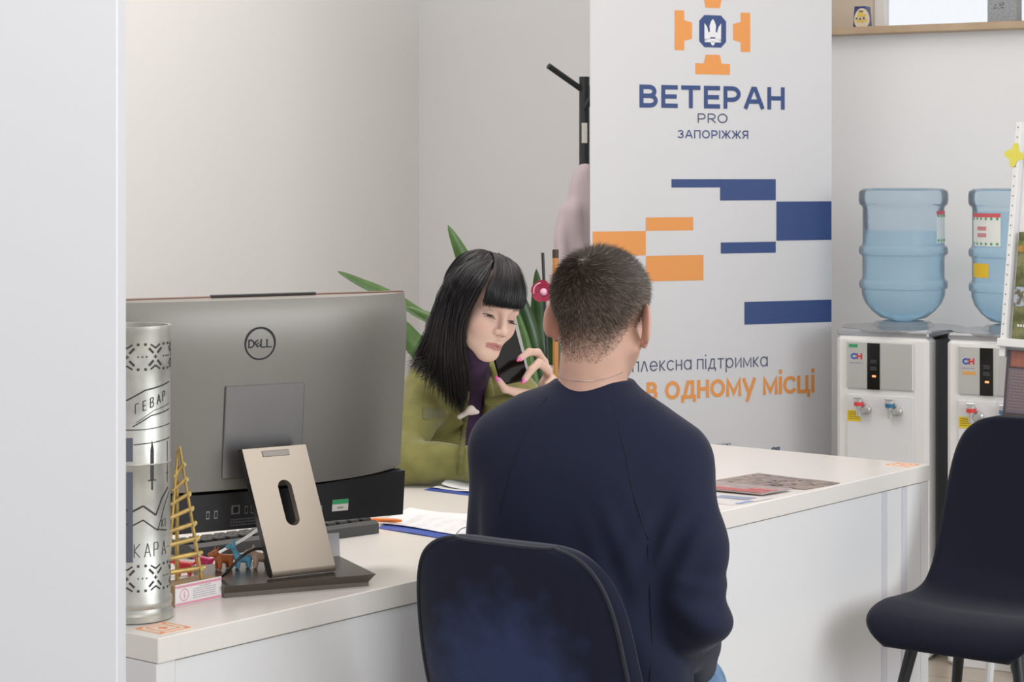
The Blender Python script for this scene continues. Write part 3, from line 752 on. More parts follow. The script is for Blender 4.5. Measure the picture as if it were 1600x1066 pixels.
# small toy animals
def toy(label, name, p, col, sc, yaw, long_neck=False, group='toy animals beside the computer'):
    R = rotm(('Z', yaw)); T = (R*sc, np.array(p))
    m = mat(name+'_paint_'+str(len(MATS)), col, .35)
    root = thing(name, label, 'toy', tuple(p), 0, group)
    nk = (.020, 0, .044) if long_neck else (.017, 0, .030)
    pr = [ell((0, 0, .018), (.016, .008, .0095), k=.004, T=None), ]
    def s_(pt): return R @ (np.array(pt)*sc)+np.array(p)
    pr = [cap(s_((-.011, 0, .0175)), s_((.009, 0, .021)), .0085*sc, .0082*sc, k=.003)]
    pr += [cap(s_((.010, 0, .022)), s_(nk), .0055*sc, .0042*sc, k=.004)]
    pr += [cap(s_(nk), s_((nk[0]+.010, 0, nk[2]-.001)), .0062*sc, .0038*sc, k=.003)]
    for yy in (-1, 1): pr += [cap(s_((nk[0]-.003, yy*.0035, nk[2]+.003)), s_((nk[0]-.004, yy*.006, nk[2]+.011)), .0022*sc, .0014*sc, k=.002)]
    for xx in (-.012, .009):
        for yy in (-1, 1): pr += [cap(s_((xx, yy*.0055, .016)), s_((xx+.001, yy*.0065, .0035)), .0045*sc, .0034*sc, k=.003)]
    pr += [cap(s_((-.016, 0, .020)), s_((-.026, 0, .026)), .0035*sc, .0018*sc, k=.003)]
    sdf('animal_body', pr, .0012, m, root)
    e = MB()
    for yy in (-1, 1): e.lathe([(0, -.0012*sc), (.0011*sc, 0), (0, .0012*sc)], s_((nk[0]+.004, yy*.005, nk[2]+.002)), 8)
    e.build('eye', black, root, world=True)
def tz(px, py, z=.75): return D(px, py, z)
toy('bright red toy animal behind the ladder, leftmost of the toys', 'toy_dog', tz(287, 900), (.75, .04, .05), .95, 200)
toy('crimson pink toy animal between the red and the brown toys', 'toy_dog', tz(318, 892), (.60, .03, .14), .95, 170)
toy('rust brown toy dinosaur between the pink toy and the blue giraffe', 'toy_dinosaur', tz(349, 890, .772), (.50, .14, .04), 1.0, 215)
toy('light blue toy giraffe on the computer base', 'toy_giraffe', tz(379, 888, .772), (.16, .50, .72), .92, 200, True)
toy('cream toy animal on the computer base behind the stand arm', 'toy_dog', tz(408, 888, .772), (.75, .52, .40), 1.0, 195)

# cables
def cable(label, pts, r, m, name='cable'):
    pts = bez(pts, 28); o = thing(name, label, 'cable', tuple(pts[0])); MB().tube(pts, r, 8).build('cord', m, o, world=True, smooth=True); return o
cable('white power cable running from the ladder box to the back of the computer', [D(300, 895, .753), D(335, 868, .757), D(375, 846, .775), P(405, 826, 3.84), P(415, 818, 3.83)], .0028, mat('cable_white', (.75, .75, .76), .4))
cable('black cable looping over the base of the computer', [D(322, 908, .755), D(348, 900, .778), P(375, 872, 3.66), P(400, 858, 3.70), P(424, 862, 3.73)], .0027, mat('cable_black', (.015, .015, .015), .4))

# loose papers
paper = mat('paper_white', (.80, .79, .80), .7); blue_f = mat('folder_blue', (.05, .10, .42), .4)
def sheet(mb, corners, z, n=8, wob=.0015, lift=None, seed=0, mi=0, th=.0006):
    c = [np.array(q) for q in corners]; vs = []; fs = []; rg = random.Random(seed); ph = rg.random()*6
    for zz in (th, 0):
        for j in range(n+1):
            for i in range(n+1):
                a, b = i/n, j/n; p = (c[0]*(1-a)+c[1]*a)*(1-b)+(c[3]*(1-a)+c[2]*a)*b
                h = z+zz+wob*(1+math.sin(a*7+ph+b*3))+(lift(a, b) if lift else 0); vs.append((p[0], p[1], h))
    m_ = (n+1)**2
    for j in range(n):
        for i in range(n):
            q = j*(n+1)+i; fs.append((q, q+1, q+n+2, q+n+1)); fs.append((m_+q, m_+q+n+1, m_+q+n+2, m_+q+1))
    for i in range(n):
        fs += [(i, m_+i, m_+i+1, i+1)]; q = n*(n+1)+i; fs += [(q, q+1, m_+q+1, m_+q)]
        q = i*(n+1); fs += [(q, q+n+1, m_+q+n+1, m_+q)]; q += n; fs += [(q, m_+q, m_+q+n+1, q+n+1)]
    return mb.add(vs, fs, mi)
def q4(*pp): return [D(x, y) for x, y in pp]
pa_ = thing('blue_folder', 'blue folder under white sheets on the desk right of the keyboard', 'folder', tuple(D(640, 825)))
sheet(MB(), q4((590, 826), (735, 850), (760, 818), (630, 800)), .7502, wob=.0008).build('folder_cover', blue_f, pa_, world=True)
p1 = thing('paper_sheets', 'printed white sheets on the blue folder right of the keyboard', 'paper', tuple(D(660, 820, .7525)))
sheet(MB(), q4((592, 820), (742, 842), (770, 812), (640, 797)), .7525, wob=.0014, seed=2).build('sheet', paper, p1, world=True)
mb = MB(); rg = random.Random(8)
A_, B_, D_ = D(610, 819, .7575), D(735, 836, .7575), D(652, 800, .7575)
for r_ in range(12):
    t_ = .08+r_*.075
    for s_ in range(5):
        a0 = .05+s_*.18+rg.random()*.05; a1 = a0+.09+rg.random()*.04
        pts_ = [A_+(B_-A_)*a+(D_-A_)*t for a, t in ((a0, t_), (a1, t_), (a1, t_+.012), (a0, t_+.012))]
        mb.add([(p[0], p[1], .7564) for p in pts_], [(0, 1, 2, 3)])
mb.build('printed_lines', mat('print_pale', (.70, .70, .75), .7), p1, world=True)
pc = thing('blue_clipboard', 'blue folder with white sheets at the woman\'s folded sleeve', 'folder', tuple(D(700, 765)))
sheet(MB(), q4((662, 766), (740, 776), (775, 764), (700, 756)), .7502, wob=.0006).build('folder_cover', blue_f, pc, world=True)
p2 = thing('paper_sheets', 'white sheets with a raised corner on the blue folder by the green sleeve', 'paper', tuple(D(715, 765, .7525)))
sheet(MB(), q4((676, 765), (742, 772), (775, 762), (700, 756)), .7525, wob=.001, seed=4).build('sheet', paper, p2, world=True)
sheet(MB(), q4((690, 764), (745, 771), (775, 760), (705, 757)), .7535, wob=.001, seed=5, lift=lambda a, b: .022*max(0, 1-a*2.2)*(.3+.7*b)).build('sheet', paper, p2, world=True)
p3 = thing('note_card', 'white card standing behind the right side of the computer stand', 'paper', tuple(D(520, 884)))
MB(BRm, D(509, 889)).box((.012, 0, .032), (.030, .0008, .064), R=rotm(('X', -8))).build('card_sheet', paper, p3, world=True)
pen = thing('orange_marker', 'orange marker on the white sheets under the computer corner', 'pen', tuple(D(600, 812, .765)))
o0 = D(560, 812, .7615); o1 = D(628, 814, .7615)
MB().tube([o0, o0*.6+o1*.4, o1*.85+o0*.15, o1], [.004, .0045, .0045, .0025], 12).build('marker_barrel', mat('marker_orange', (.85, .22, .04), .35), pen, world=True, smooth=True)
pg = thing('wire_loop', 'thin grey wire loop on the white sheets behind the chair back', 'wire', tuple(D(725, 832, .758)))
MB().tube(bez([D(712, 836, .7585), D(722, 826, .764), D(740, 824, .762), D(752, 830, .7585)], 16), .0011, 6).build('wire', mat('wire_grey', (.25, .25, .27), .3, .6), pg, world=True)

# brochures at the right end
def brochure(name, label, corners, z, base, bands, group=None, th=.002, fold=None):
    c = q4(*corners); cen = sum(c)/4; o = thing(name, label, 'brochure', (cen[0], cen[1], z), 0, group)
    sheet(MB(), c, z, wob=.0003, th=th, lift=fold).build('cover', mat(name+'_cover_%d' % len(MATS), base[0], .35, var=(base[2], base[1], .4, .6)), o, world=True)
    mb = {}
    for (a0, a1, b0, b1, col) in bands:
        m = mat('brochure_ink_%.2f_%.2f_%.2f' % col, col, .4); mb.setdefault(m.name, (MB(), m))
        g = lambda a, b: (c[0]*(1-a)+c[1]*a)*(1-b)+(c[3]*(1-a)+c[2]*a)*b
        pts_ = [g(a0, b0), g(a1, b0), g(a1, b1), g(a0, b1)]
        mb[m.name][0].add([(p[0], p[1], z+th+.0009+(fold(a, b) if fold else 0)) for p, (a, b) in zip(pts_, ((a0, b0), (a1, b0), (a1, b1), (a0, b1)))], [(0, 1, 2, 3)])
    for k, (m_, mm) in mb.items(): m_.build('cover_print', mm, o, world=True)
    return o
rg = random.Random(12)
bb = [(.05, .95, .05, .95, (.24, .19, .17))]
for k in range(34):
    a, b = rg.uniform(.05, .9), rg.uniform(.05, .9); bb.append((a, a+rg.uniform(.02, .08), b, b+rg.uniform(.02, .06), rg.choice([(.45, .40, .36), (.12, .10, .10), (.40, .22, .15), (.10, .10, .09)])))
brochure('dark_brochure', 'dark brown picture brochure, rearmost on the right part of the desk', [(1100, 755), (1258, 766), (1312, 756), (1185, 741)], .7502, ((.20, .16, .15), (.36, .27, .23), 30), bb[1:])
brochure('white_leaflet', 'white leaflet with a blue picture panel by the man\'s sleeve', [(1085, 785), (1148, 790), (1210, 779), (1120, 772)], .7502, ((.74, .70, .70), (.68, .66, .68), 40), [(.15, .80, .55, .85, (.30, .34, .48)), (.05, .2, .2, .3, (.5, .5, .58)), (.9, 1.0, .1, .5, (.25, .35, .62))], th=.001)
brochure('red_brochure', 'salmon red edged grey brochure lying over the white leaflet', [(1085, 766), (1190, 776), (1238, 768), (1115, 756)], .7535, ((.34, .28, .27), (.42, .34, .33), 30),
         [(.0, .97, .03, .36, (.62, .16, .16)), (.62, .98, .42, .60, (.60, .18, .17))]+[(x_, x_+.006, .06, .30, (.80, .45, .42)) for x_ in [.03*i for i in range(1, 31)]], th=.003)

# ------------------------------------------------------------------ roll-up banner
bL = P(922, 0, 6.42); BA = math.radians(24); bX = np.array([math.cos(BA), math.sin(BA), 0]); BWd = .862; BH = 2.16
bN = np.array([math.sin(BA), -math.cos(BA), 0])
ban = thing('rollup_banner', 'tall white roll-up banner with orange and navy blocks and lettering behind the man', 'banner', (bL[0]+bX[0]*BWd/2, bL[1]+bX[1]*BWd/2, 0), BA)
# local: x across from the centre, -y towards the viewer
cloth = mat('banner_fabric', (.655, .65, .665), .55)
mb = MB(); nn = 16; vs = []
for j in range(nn+1):
    for i in range(nn+1):
        a = i/nn*2-1; vs.append((a*BWd/2, -.012*(a*a)**2*0-.0, .10+(BH-.10)*j/nn))
vs2 = [(x, .0012, z) for x, y, z in vs]; fs = []
for j in range(nn):
    for i in range(nn):
        q = j*(nn+1)+i; fs.append((q, q+1, q+nn+2, q+nn+1))
mb.add(vs, fs); mb.add(vs2, [f[::-1] for f in fs]); mb.build('banner_sheet', cloth, ban)
MB().box((0, .02, .05), (BWd+.04, .12, .10), b=.015).build('banner_base', mat('banner_aluminium', (.55, .55, .57), .3, .9), ban)
MB().box((0, 0, BH+.01), (BWd+.01, .02, .03), b=.004).build('top_rail', MATS['banner_aluminium'], ban)
MB().tube([(0, .03, .1), (0, .03, BH)], .008, 10).build('support_pole', MATS['banner_aluminium'], ban)
ori = np.array(ban.location)
def bpt(px, py):
    """picture pixel -> local (x, z) on the banner plane"""
    d = np.array([(px-800)/F, 1, -(py-HZ)/F]); t = ((ori-np.array([0, 0, EYE])) @ bN)/(d @ bN); p = np.array([0, 0, EYE])+d*t
    return ((p-ori) @ bX, p[2])
navy = mat('banner_navy', (.028, .062, .20), .5); orange = mat('banner_orange', (.78, .31, .075), .5)
VR = np.stack([[1, 0, 0], [0, 0, 1], [0, -1, 0]], 1)      # text plane upright, facing -y
def blk(mb, x0, y0, x1, y1, mi=0):
    """block from picture corners, edges straight in the banner plane"""
    a = bpt(x0, y0); b = bpt(x1, y1); mb.add([(a[0], -.0006, b[1]), (b[0], -.0006, b[1]), (b[0], -.0006, a[1]), (a[0], -.0006, a[1])], [(0, 1, 2, 3)])
for r in ((1049, 280, 1126, 293), (1125, 280, 1212, 313), (1213, 315, 1299, 375), (1126, 379, 1212, 395), (1163, 472, 1299, 503)):
    mb = MB(); blk(mb, *r); mb.build('navy_block', navy, ban)
for r in ((1009, 340, 1083, 360), (926, 362, 1009, 399), (1009, 400, 1099, 438)):
    mb = MB(); blk(mb, *r); mb.build('orange_block', orange, ban)
# emblem: octagon with a trident, four orange teeth around
ex, ez = bpt(1113.5, 49); pm = (bpt(1170, 49)[0]-bpt(1060, 49)[0])/110
def epoly(pts_): return [(ex+x*pm, ez+y*pm) for x, y in pts_]
mb = MB(); tooth = [(-27, -59), (27, -59), (27, -44), (14, -44), (11, -32), (-11, -32), (-14, -44), (-27, -44)]
for k in range(4):
    c_, s_ = [(1, 0), (0, 1), (-1, 0), (0, -1)][k]; pp = epoly([(x*c_-y*s_, x*s_+y*c_) for x, y in tooth])
    mb.add([(x, -.0006, z) for x, z in pp], [tuple(range(8))])
mb.build('emblem_teeth', orange, ban)
oc_ = [(-21, -14), (-13, -22), (13, -22), (21, -14), (21, 14), (13, 22), (-13, 22), (-21, 14)]
em = MB().add([(x, -.0006, z) for x, z in epoly(oc_)], [tuple(range(8))]).build('emblem_octagon', navy, ban)
tri = [[(-13, 11), (-13, -15), (13, -15), (13, 11), (9, 6), (9, -10), (-9, -10), (-9, 6)], [(-4, -8), (4, -8), (5, 8), (2.5, 14), (0, 17), (-2.5, 14), (-5, 8)], [(-9, -12), (-9, 6), (-13, 11), (-13, -15)], [(-3, -17), (0, -20), (3, -17), (3, -13), (-3, -13)],
       [(-9, -11), (-4, -11), (-4, 0), (-6.5, -2), (-9, 6)], [(9, -11), (4, -11), (4, 0), (6.5, -2), (9, 6)]]
mb = MB()
for t_ in tri[1:]: mb.add([(x, -.0010, z) for x, z in epoly(t_)], [tuple(range(len(t_)))])
mb.add([(x, -.0010, z) for x, z in epoly([(13, 11), (9, 6), (9, -12), (13, -15)])], [(0, 1, 2, 3)])
mb.add([(x, -.0010, z) for x, z in epoly([(-13, -15), (13, -15), (13, -10), (-13, -10)])], [(0, 1, 2, 3)])
mb.build('trident', mat('banner_white', (.78, .78, .8), .5), em)
def btext(body, x0, x1, yb, yt, m, w=.16, name='lettering', gap=.3):
    """line of text between picture columns x0..x1, letter height between rows yb and yt"""
    a = bpt(x0, yb); b = bpt(x1, yt); c = bpt(x0, yt); hh = abs(c[1]-a[1])
    return MB().strokes(body, VR, (a[0], -.0010, a[1]), hh, hh*w, gap=gap, align='LEFT', width=b[0]-a[0], depth=.0001).build(name, m, ban)
gn = mat('banner_grey_navy', (.07, .085, .16), .5)
btext('ВЕТЕРАН', 999, 1226, 168, 132, navy, .195, gap=.36)
btext('PRO', 1090, 1137, 192, 177, gn, .13, gap=.30)
btext('ЗАПОРІЖЖЯ', 1059, 1169, 216, 203, navy, .15, gap=.34)
btext('комплексна підтримка', 944, 1199, 583.5, 567, gn, .12, gap=.38)
btext('все в одному місці', 872+60, 1271, 630, 601, orange, .20, gap=.36)
btext('контакт', 1118, 1142, 699, 694, gn, .16)
btext('сс', 1205, 1219, 705, 699, gn, .4)

# ------------------------------------------------------------------ water coolers with bottles
wpl = mat('cooler_white_plastic', (.78, .765, .75), .35); sil = mat('cooler_silver_panel', (.62, .62, .60), .3, .5)
ca = math.radians(-30)
def cooler(loc, label, blbl, yellow=True):
    r = thing('water_cooler', label, 'water cooler', loc, ca, 'water coolers against the wall')
    W, Dp, H = .296, .34, 1.0
    MB().box((W/2, .04, H/2-.01), (W, .08, H-.02), b=.012).build('front_housing', wpl, r, smooth=True)
    MB().box((W/2, .20, H/2-.015), (W-.003, .24, H-.03), b=.004).build('cabinet_body', mat('cooler_side_grey', (.16, .17, .19), .5), r)
    MB().lathe([(0, H-.006), (.19, H-.006), (.19, H), (.10, H+.004), (.085, H+.016), (.065, H+.018), (.06, H), (0, H)], (W/2+.006, .18, 0), 40).build('top_collar', mat('cooler_top_grey', (.42, .43, .45), .2, .6), r, smooth=True)
    MB().box((W/2, .155, H-.012), (W-.002, .30, .022), b=.006).build('top_plate', MATS['cooler_top_grey'], r)
    f = MB().box((W/2-.003, -.003, .89), (W-.082, .012, .145), b=.003).build('control_panel', sil, r)
    dsp = MB().box((W/2-.022, -.0098, .888), (.040, .003, .142)).build('display', mat('display_black', (.006, .006, .006), .15), f)
    MB().box((W/2-.020, -.0117, .858), (.012, .001, .006)).build('lit_icon', mat('icon_orange', (1.0, .32, .12), .5, emit=1.2), f)
    mb = MB()
    for z_ in (.899, .878):
        for k in range(3): mb.box((W/2-.022, -.0117, z_+k*.004), (.020, .0008, .0014))
    mb.build('display_print', mat('print_dim', (.10, .10, .10), .5), f)
    t = MB(); t.strokes('C', VR, (.062, -.0094, .917), .019, .005); t.build('logo_blue', mat('logo_blue', (.02, .10, .45), .4), f)
    t = MB(); t.strokes('H', VR, (.080, -.0094, .917), .019, .005); t.build('logo_red', mat('logo_red', (.60, .04, .04), .4), f)
    mb = MB()
    for k in range(5): mb.box((.052+k*.0085, -.0094, .8965), (.006, .0008, .0030))
    mb.build('logo_underline', mat('logo_underline', (.35, .25, .45), .4), f)
    MB().box((W/2-.003, -.0022, .40), (W-.082, .008, .80), b=.002).build('lower_panel', mat('cooler_panel_white', (.74, .735, .74), .3), r)
    for x_, col, nm in ((.085, (.70, .05, .05), 'hot_tap'), (.185, (.02, .16, .30), 'cold_tap')):
        tp_ = MB().lathe([(.0, 0), (.015, 0), (.015, .010), (.010, .014), (.009, .034), (.0, .034)], (x_+.018, -.006, .755), 20, R=rotm(('X', 90))).build(nm, mat('tap_grey', (.50, .49, .48), .3, .4), r, smooth=True)
        MB().lathe([(.0, -.022), (.007, -.022), (.010, 0), (.014, .020), (.014, .030), (.0, .030)], (x_, -.028, .757), 20).build('tap_spout', mat('tap_chrome', (.70, .70, .70), .2, .6), tp_, smooth=True)
        MB().lathe([(.0145, .010), (.0150, .016), (.0145, .022)], (x_, -.028, .757), 20).build('tap_band', mat(nm+'_band', col, .4), tp_, smooth=True)
        MB().box((x_, -.034, .792), (.030, .012, .008), b=.003).build('tap_lever', MATS['tap_chrome'], tp_)
        MB().tube([(x_+.0, -.024, .757), (x_+.018, -.015, .757)], .006, 10).build('tap_stem', MATS['tap_grey'], tp_)
    st = MB().box((.061, -.0068, .733), (.042, .0010, .034)).build('warning_sticker', mat('sticker_yellow', (.78, .58, .03), .5), r)
    mb = MB()
    for k in range(4): mb.box((.061, -.0076, .744-k*.0065), (.033, .0006, .0022))
    mb.build('sticker_lines', mat('sticker_ink', (.35, .24, .02), .5), st)
    if yellow:
        MB().box((.060, -.0096, .949), (.028, .0008, .010)).build('green_sticker', mat('sticker_green2', (.03, .32, .12), .5), f)
    else:
        MB().box((.072, -.0096, .882), (.040, .0008, .009)).build('orange_sticker', mat('sticker_orange2', (.72, .35, .08), .5), f)
    # bottle
    Rm = rotm(('Z', math.degrees(ca))); bc_ = np.array(loc)+Rm @ np.array([W/2+.006, .18, H+.019])
    b = thing('water_bottle', blbl, 'water bottle', tuple(bc_), 0, 'upturned bottles on the water coolers')
    def prof(off=0):
        p = [(.026, -.002), (.030, .0), (.072, .010), (.100, .032), (.120, .058), (.1285, .082), (.1295, .098), (.1360, .103), (.1375, .112), (.1360, .124), (.1290, .130), (.1270, .140), (.1270, .196), (.1290, .203), (.1365, .209), (.1380, .218), (.1365, .230), (.1285, .237), (.1265, .246), (.1265, .352), (.1290, .358), (.1360, .364), (.1385, .374), (.1385, .396), (.1360, .406), (.125, .413), (.09, .416), (.0, .413)]
        return [(max(r_-off, 0), z_) for r_, z_ in p]
    MB().lathe(prof(), seg=56).build('bottle_shell', tinted('bottle_blue_plastic', (.82, .90, .96), .15, .24, .12), b, smooth=True)
    lvl = .283 if yellow else .345
    wp = [(r_, z_) for r_, z_ in prof(.004) if z_ < lvl]; wp = [(0, .004)]+wp[2:]+[(wp[-1][0], lvl), (0, lvl)]
    MB().lathe(wp, seg=56).build('water', tinted('water_blue', (.86, .96, 1.0), .08, .36, .05), b, smooth=True)
    return r, b
l1 = (1.004, 6.545, 0)
c1, b1 = cooler(l1, 'white water cooler with red and blue taps, left of the two coolers', 'blue water bottle with low water level on the left cooler')
s2 = F/6.42; l2 = P(1479, 0, 6.36); l2 = (l2[0], l2[1], 0)
c2, b2 = cooler(l2, 'white water cooler half hidden by brochure stand and dark chair, right of the two', 'blue water bottle with a large paper label on the right cooler', False)
def bottle_label(b, a0, a1, z0, z1, big=True):
    m1 = mat('bottle_label_white', (.75, .77, .74), .5); n = 12; R_ = .1275
    def band(z0, z1, m, nm, r=R_, par=b, b0=a0, b1_=a1):
        mb = MB(); vs = []
        for z in (z0, z1):
            for k in range(n+1):
                a = math.radians(b0+(b1_-b0)*k/n); vs.append((r*math.cos(a), r*math.sin(a), z))
        mb.add(vs, [(k, k+1, n+k+2, n+k+1) for k in range(n)]); return mb.build(nm, m, par, smooth=True)
    L = band(z0, z1, m1, 'paper_label')
    band(z1-.012, z1, mat('label_red', (.65, .10, .12), .5), 'label_band', R_+.0004, L)
    mb = MB(); rgn = random.Random(1)
    for k in range(6):
        a = math.radians(a0+(a1-a0)*(k+.5)/6)
        for zz in (z0+.008, z1-.016):
            mb.lathe([(0, 0), (.0045, .0003), (0, .0006)], (0, 0, 0), 8)
            for q in range(len(mb.v)-24, len(mb.v)):
                x, y, z = mb.v[q]; mb.v[q] = tuple(rotm(('Z', math.degrees(a)), ('Y', 90)) @ np.array([x, y, z])+np.array([(R_+.0005)*math.cos(a), (R_+.0005)*math.sin(a), zz]))
    mb.build('label_flowers', mat('label_green', (.08, .35, .15), .5), L)
    if big:
        for r_ in range(2):
            band(z0+.028+r_*.020, z0+.040+r_*.020, mat('label_rose', (.60, .25, .28), .5), 'label_word', R_+.0004, L, a0+14, a1-22)
    return L
bottle_label(b1, -48, -2, .245, .345, False)
bottle_label(b2, -176, -122, .240, .340)
mb = MB(); vs = []
for z in (.145, .188):
    for k in range(9): a = math.radians(-176+36*k/8); vs.append((.1276*math.cos(a), .1276*math.sin(a), z))
yl = mb.add(vs, [(k, k+1, k+10, k+9) for k in range(8)]).build('yellow_label', mat('label_yellow', (.80, .52, .02), .5), b2, smooth=True)

# ------------------------------------------------------------------ things on the high sill
sp = lambda a, y, z: W0+WR @ np.array([a, y, z])
nb_ = thing('navy_box', 'navy souvenir box with a cream egg-shaped card on the sill', 'box', tuple(sp(-.155, .07, LZ)), -WA)
MB().prism([(-.026, 0), (.026, 0), (.019, .080), (-.020, .080)], .05, M=rotm(('X', 90)), t=(0, .05, 0)).build('box_body', mat('box_navy', (.02, .04, .16), .4), nb_)
mb = MB(); eg = [(.0275*math.cos(a)*(1-.12*math.sin(a)), .0015-.0, .037+.036*math.sin(a)) for a in [2*math.pi*k/28 for k in range(28)]]
mb.prism([(x, z) for x, _, z in eg], .004, M=rotm(('X', 90)), t=(.008, -.001, 0)); cd = mb.build('egg_card', mat('card_cream', (.72, .62, .46), .5), nb_)
mb = MB()
for x_, z_, w_, h_ in ((.008, .047, .030, .008), (.004, .057, .018, .007), (-.004, .030, .010, .010), (.010, .028, .010, .010), (.022, .031, .009, .009)): mb.box((x_, -.0058, z_), (w_, .001, h_))
mb.build('card_print', mat('card_yellow', (.70, .50, .05), .5), cd)
mb = MB()
for x_, z_, w_, h_ in ((.006, .062, .014, .004), (-.010, .038, .006, .006), (.003, .036, .006, .006), (.016, .038, .006, .006)): mb.box((x_, -.0066, z_), (w_, .001, h_))
mb.build('card_outline', mat('card_blue', (.03, .05, .15), .5), cd)
fg = thing('small_figurine', 'tiny dark green figurine on the sill left of the navy box', 'figurine', tuple(sp(-.275, .05, LZ)))
sdf('figurine_body', [ell(sp(-.275, .05, LZ+.006), (.022, .012, .008), k=.004), ell(sp(-.270, .05, LZ+.018), .008, k=.004), cap(sp(-.270, .05, LZ+.02), sp(-.262, .05, LZ+.026), .004, .002, k=.003)], .002, mat('figurine_green', (.09, .10, .06), .5), fg)
gb = thing('grey_box', 'grey patterned box on the sill at the right of the window', 'box', tuple(sp(.335, .10, LZ)), -WA)
MB().box((0, .03, .10), (.10, .06, .20), b=.002).build('box_body', mat('box_grey', (.27, .29, .31), .5, var=(160, (.36, .38, .40), .4, .6)), gb)
mb = MB(); rg = random.Random(4)
for k in range(12): mb.box((-.012+rg.uniform(-.02, .02), -.0006, .062+rg.uniform(-.008, .016)), (.008, .001, .0016), R=rotm(('Y', rg.uniform(-60, 60))))
mb.build('box_scribble', mat('box_ink', (.10, .08, .11), .6), gb)

# ------------------------------------------------------------------ coat rack with a pale coat
crp = P(913, 0, 6.75); cr = thing('coat_rack', 'black metal coat rack with slanted hooks behind the banner edge', 'coat rack', (crp[0], crp[1], 0))
crm = mat('rack_black', (.018, .022, .024), .45)
zt = P(0, 120, 6.75)[2]
MB().tube([(0, 0, .02), (0, 0, zt)], .0165, 20).build('rack_pole', crm, cr, smooth=True)
MB().lathe([(0, 0), (.17, 0), (.17, .012), (.02, .025), (0, .025)], seg=40).build('rack_base', crm, cr, smooth=True)
h0 = P(912, 142, 6.75)-crp*[1, 1, 0]; h1 = P(857, 103, 6.68)-crp*[1, 1, 0]
MB().tube([h0, h1], .0095, 12).build('rack_hook', crm, cr, smooth=True)
for a_, z_ in ((60, 1.72), (290, 1.68)):
    d_ = np.array([math.cos(math.radians(a_)), math.sin(math.radians(a_)), .7])*.12; MB().tube([(0, 0, z_), (d_[0], d_[1], z_+d_[2])], .0095, 12).build('rack_hook', crm, cr, smooth=True)
MB().box((0.0, -.0168, P(0, 208, 6.75)[2]), (.018, .003, .065), b=.001).build('price_tag', mat('tag_foil', (.72, .70, .62), .25, .5), cr)
ct0 = P(905, 255, 6.68); coat = thing('hanging_coat', 'pale mauve coat hanging on the black coat rack', 'coat', tuple(ct0))
def coat_disp(p, n):
    x = p[:, 0]*1.0; return .010*np.sin(x*95+2.2*np.sin(p[:, 2]*5))*np.clip((ct0[2]-p[:, 2])*3, 0, 1)+.004*noise3(p, 40, 3)
cz_ = ct0[2]
sec = [(.62, .02, 0, .115, .05, 2.3), (.85, .01, 0, .110, .055, 2.3), (1.10, 0, 0, .098, .055, 2.3), (1.25, .0, 0, .082, .05, 2.2), (1.38, .012, 0, .060, .045, 2.1), (cz_-.03, .018, .0, .034, .035, 2), (cz_, .018, 0, .012, .015, 2)]
sdf('coat_body', [loft(sec, t=(ct0[0]+.0, 6.66, 0)), cap((ct0[0]-.030, 6.63, 1.36), (ct0[0]-.085, 6.615, .95), .036, .042, k=.02)], .007, mat('coat_mauve', srgb(196, 180, 184), .9, sheen=.3), coat, disp=coat_disp)

# ------------------------------------------------------------------ plants behind the woman
leafm = mat('leaf_green', (.060, .125, .028), .38, var=(18, (.09, .18, .045), .4, .65)); leafd = mat('leaf_dark_green', (.018, .050, .014), .3, var=(16, (.035, .085, .02), .4, .65))
def leaf(pts, wmax, parent, m, tipfrac=.25, normal=(0.1, -1, .2), fold=.25):
    c = bez(pts, 26); n = len(c); vs = []; fs = []
    for i, p in enumerate(c):
        t = c[min(i+1, n-1)]-c[max(i-1, 0)]; t /= np.linalg.norm(t); s_ = np.cross(t, normal); s_ /= np.linalg.norm(s_)+1e-9; nn_ = np.cross(s_, t)
        a = i/(n-1); w_ = wmax*min(1, ((1-a)/tipfrac)**.8+.02)*(.55+.45*min(1, a*3))
        for q, (x, y) in enumerate(((-1, 0), (-.5, -fold*.6), (0, -fold), (.5, -fold*.6), (1, 0), (.5, -fold*.6-.10), (0, -fold-.14), (-.5, -fold*.6-.10))):
            vs.append(p+s_*w_/2*x-nn_*w_/2*y)
    for i in range(n-1):
        for k in range(8): fs.append((i*8+k, i*8+(k+1) % 8, i*8+8+(k+1) % 8, i*8+8+k))
    fs.append(tuple((n-1)*8+k for k in range(8)))
    MB().add(vs, fs).build('leaf', m, parent, world=True, smooth=True)
pY = 6.0; pot = P(770, 0, pY)
pl = thing('potted_strap_plant', 'green plant with long pointed leaves in a pot behind the woman', 'plant', (pot[0], pot[1], 0))
potm = mat('pot_white', (.7, .68, .66), .4)
MB().lathe([(0, 0), (.11, 0), (.15, .30), (.155, .50), (.135, .50), (.13, .47), (0, .47)], seg=40).build('pot', potm, pl, smooth=True)
MB().lathe([(0, .48), (.13, .472)], seg=30).build('soil', mat('soil', (.03, .02, .012), .9), pl)
bs = lambda dx=0, dy=0: np.array([pot[0]+dx, pot[1]+dy, .48])
leaf([bs(-.02), P(765, 560, 6.0), P(738, 440, 5.98), P(700, 352, 5.95)], .075, pl, leafm, .45)
leaf([bs(-.05), P(720, 560, 5.95), P(640, 480, 5.9), P(560, 440, 5.86), P(527, 424, 5.84)], .034, pl, leafm, .35, normal=(.1, -.8, .6))
leaf([bs(-.06, .05), P(690, 600, 5.9), P(592, 486, 5.9), P(545, 472, 5.9), P(503, 462, 5.88)], .062, pl, leafm, .5, normal=(.1, -.9, .4))
leaf([bs(-.03, -.03), P(720, 570, 5.85), P(690, 510, 5.8), P(655, 488, 5.8), P(636, 480, 5.8)], .028, pl, leafm, .4)
leaf([bs(.04), P(845, 620, 6.0), P(842, 500, 6.0), P(838, 420, 5.98)], .048, pl, leafd, .3)
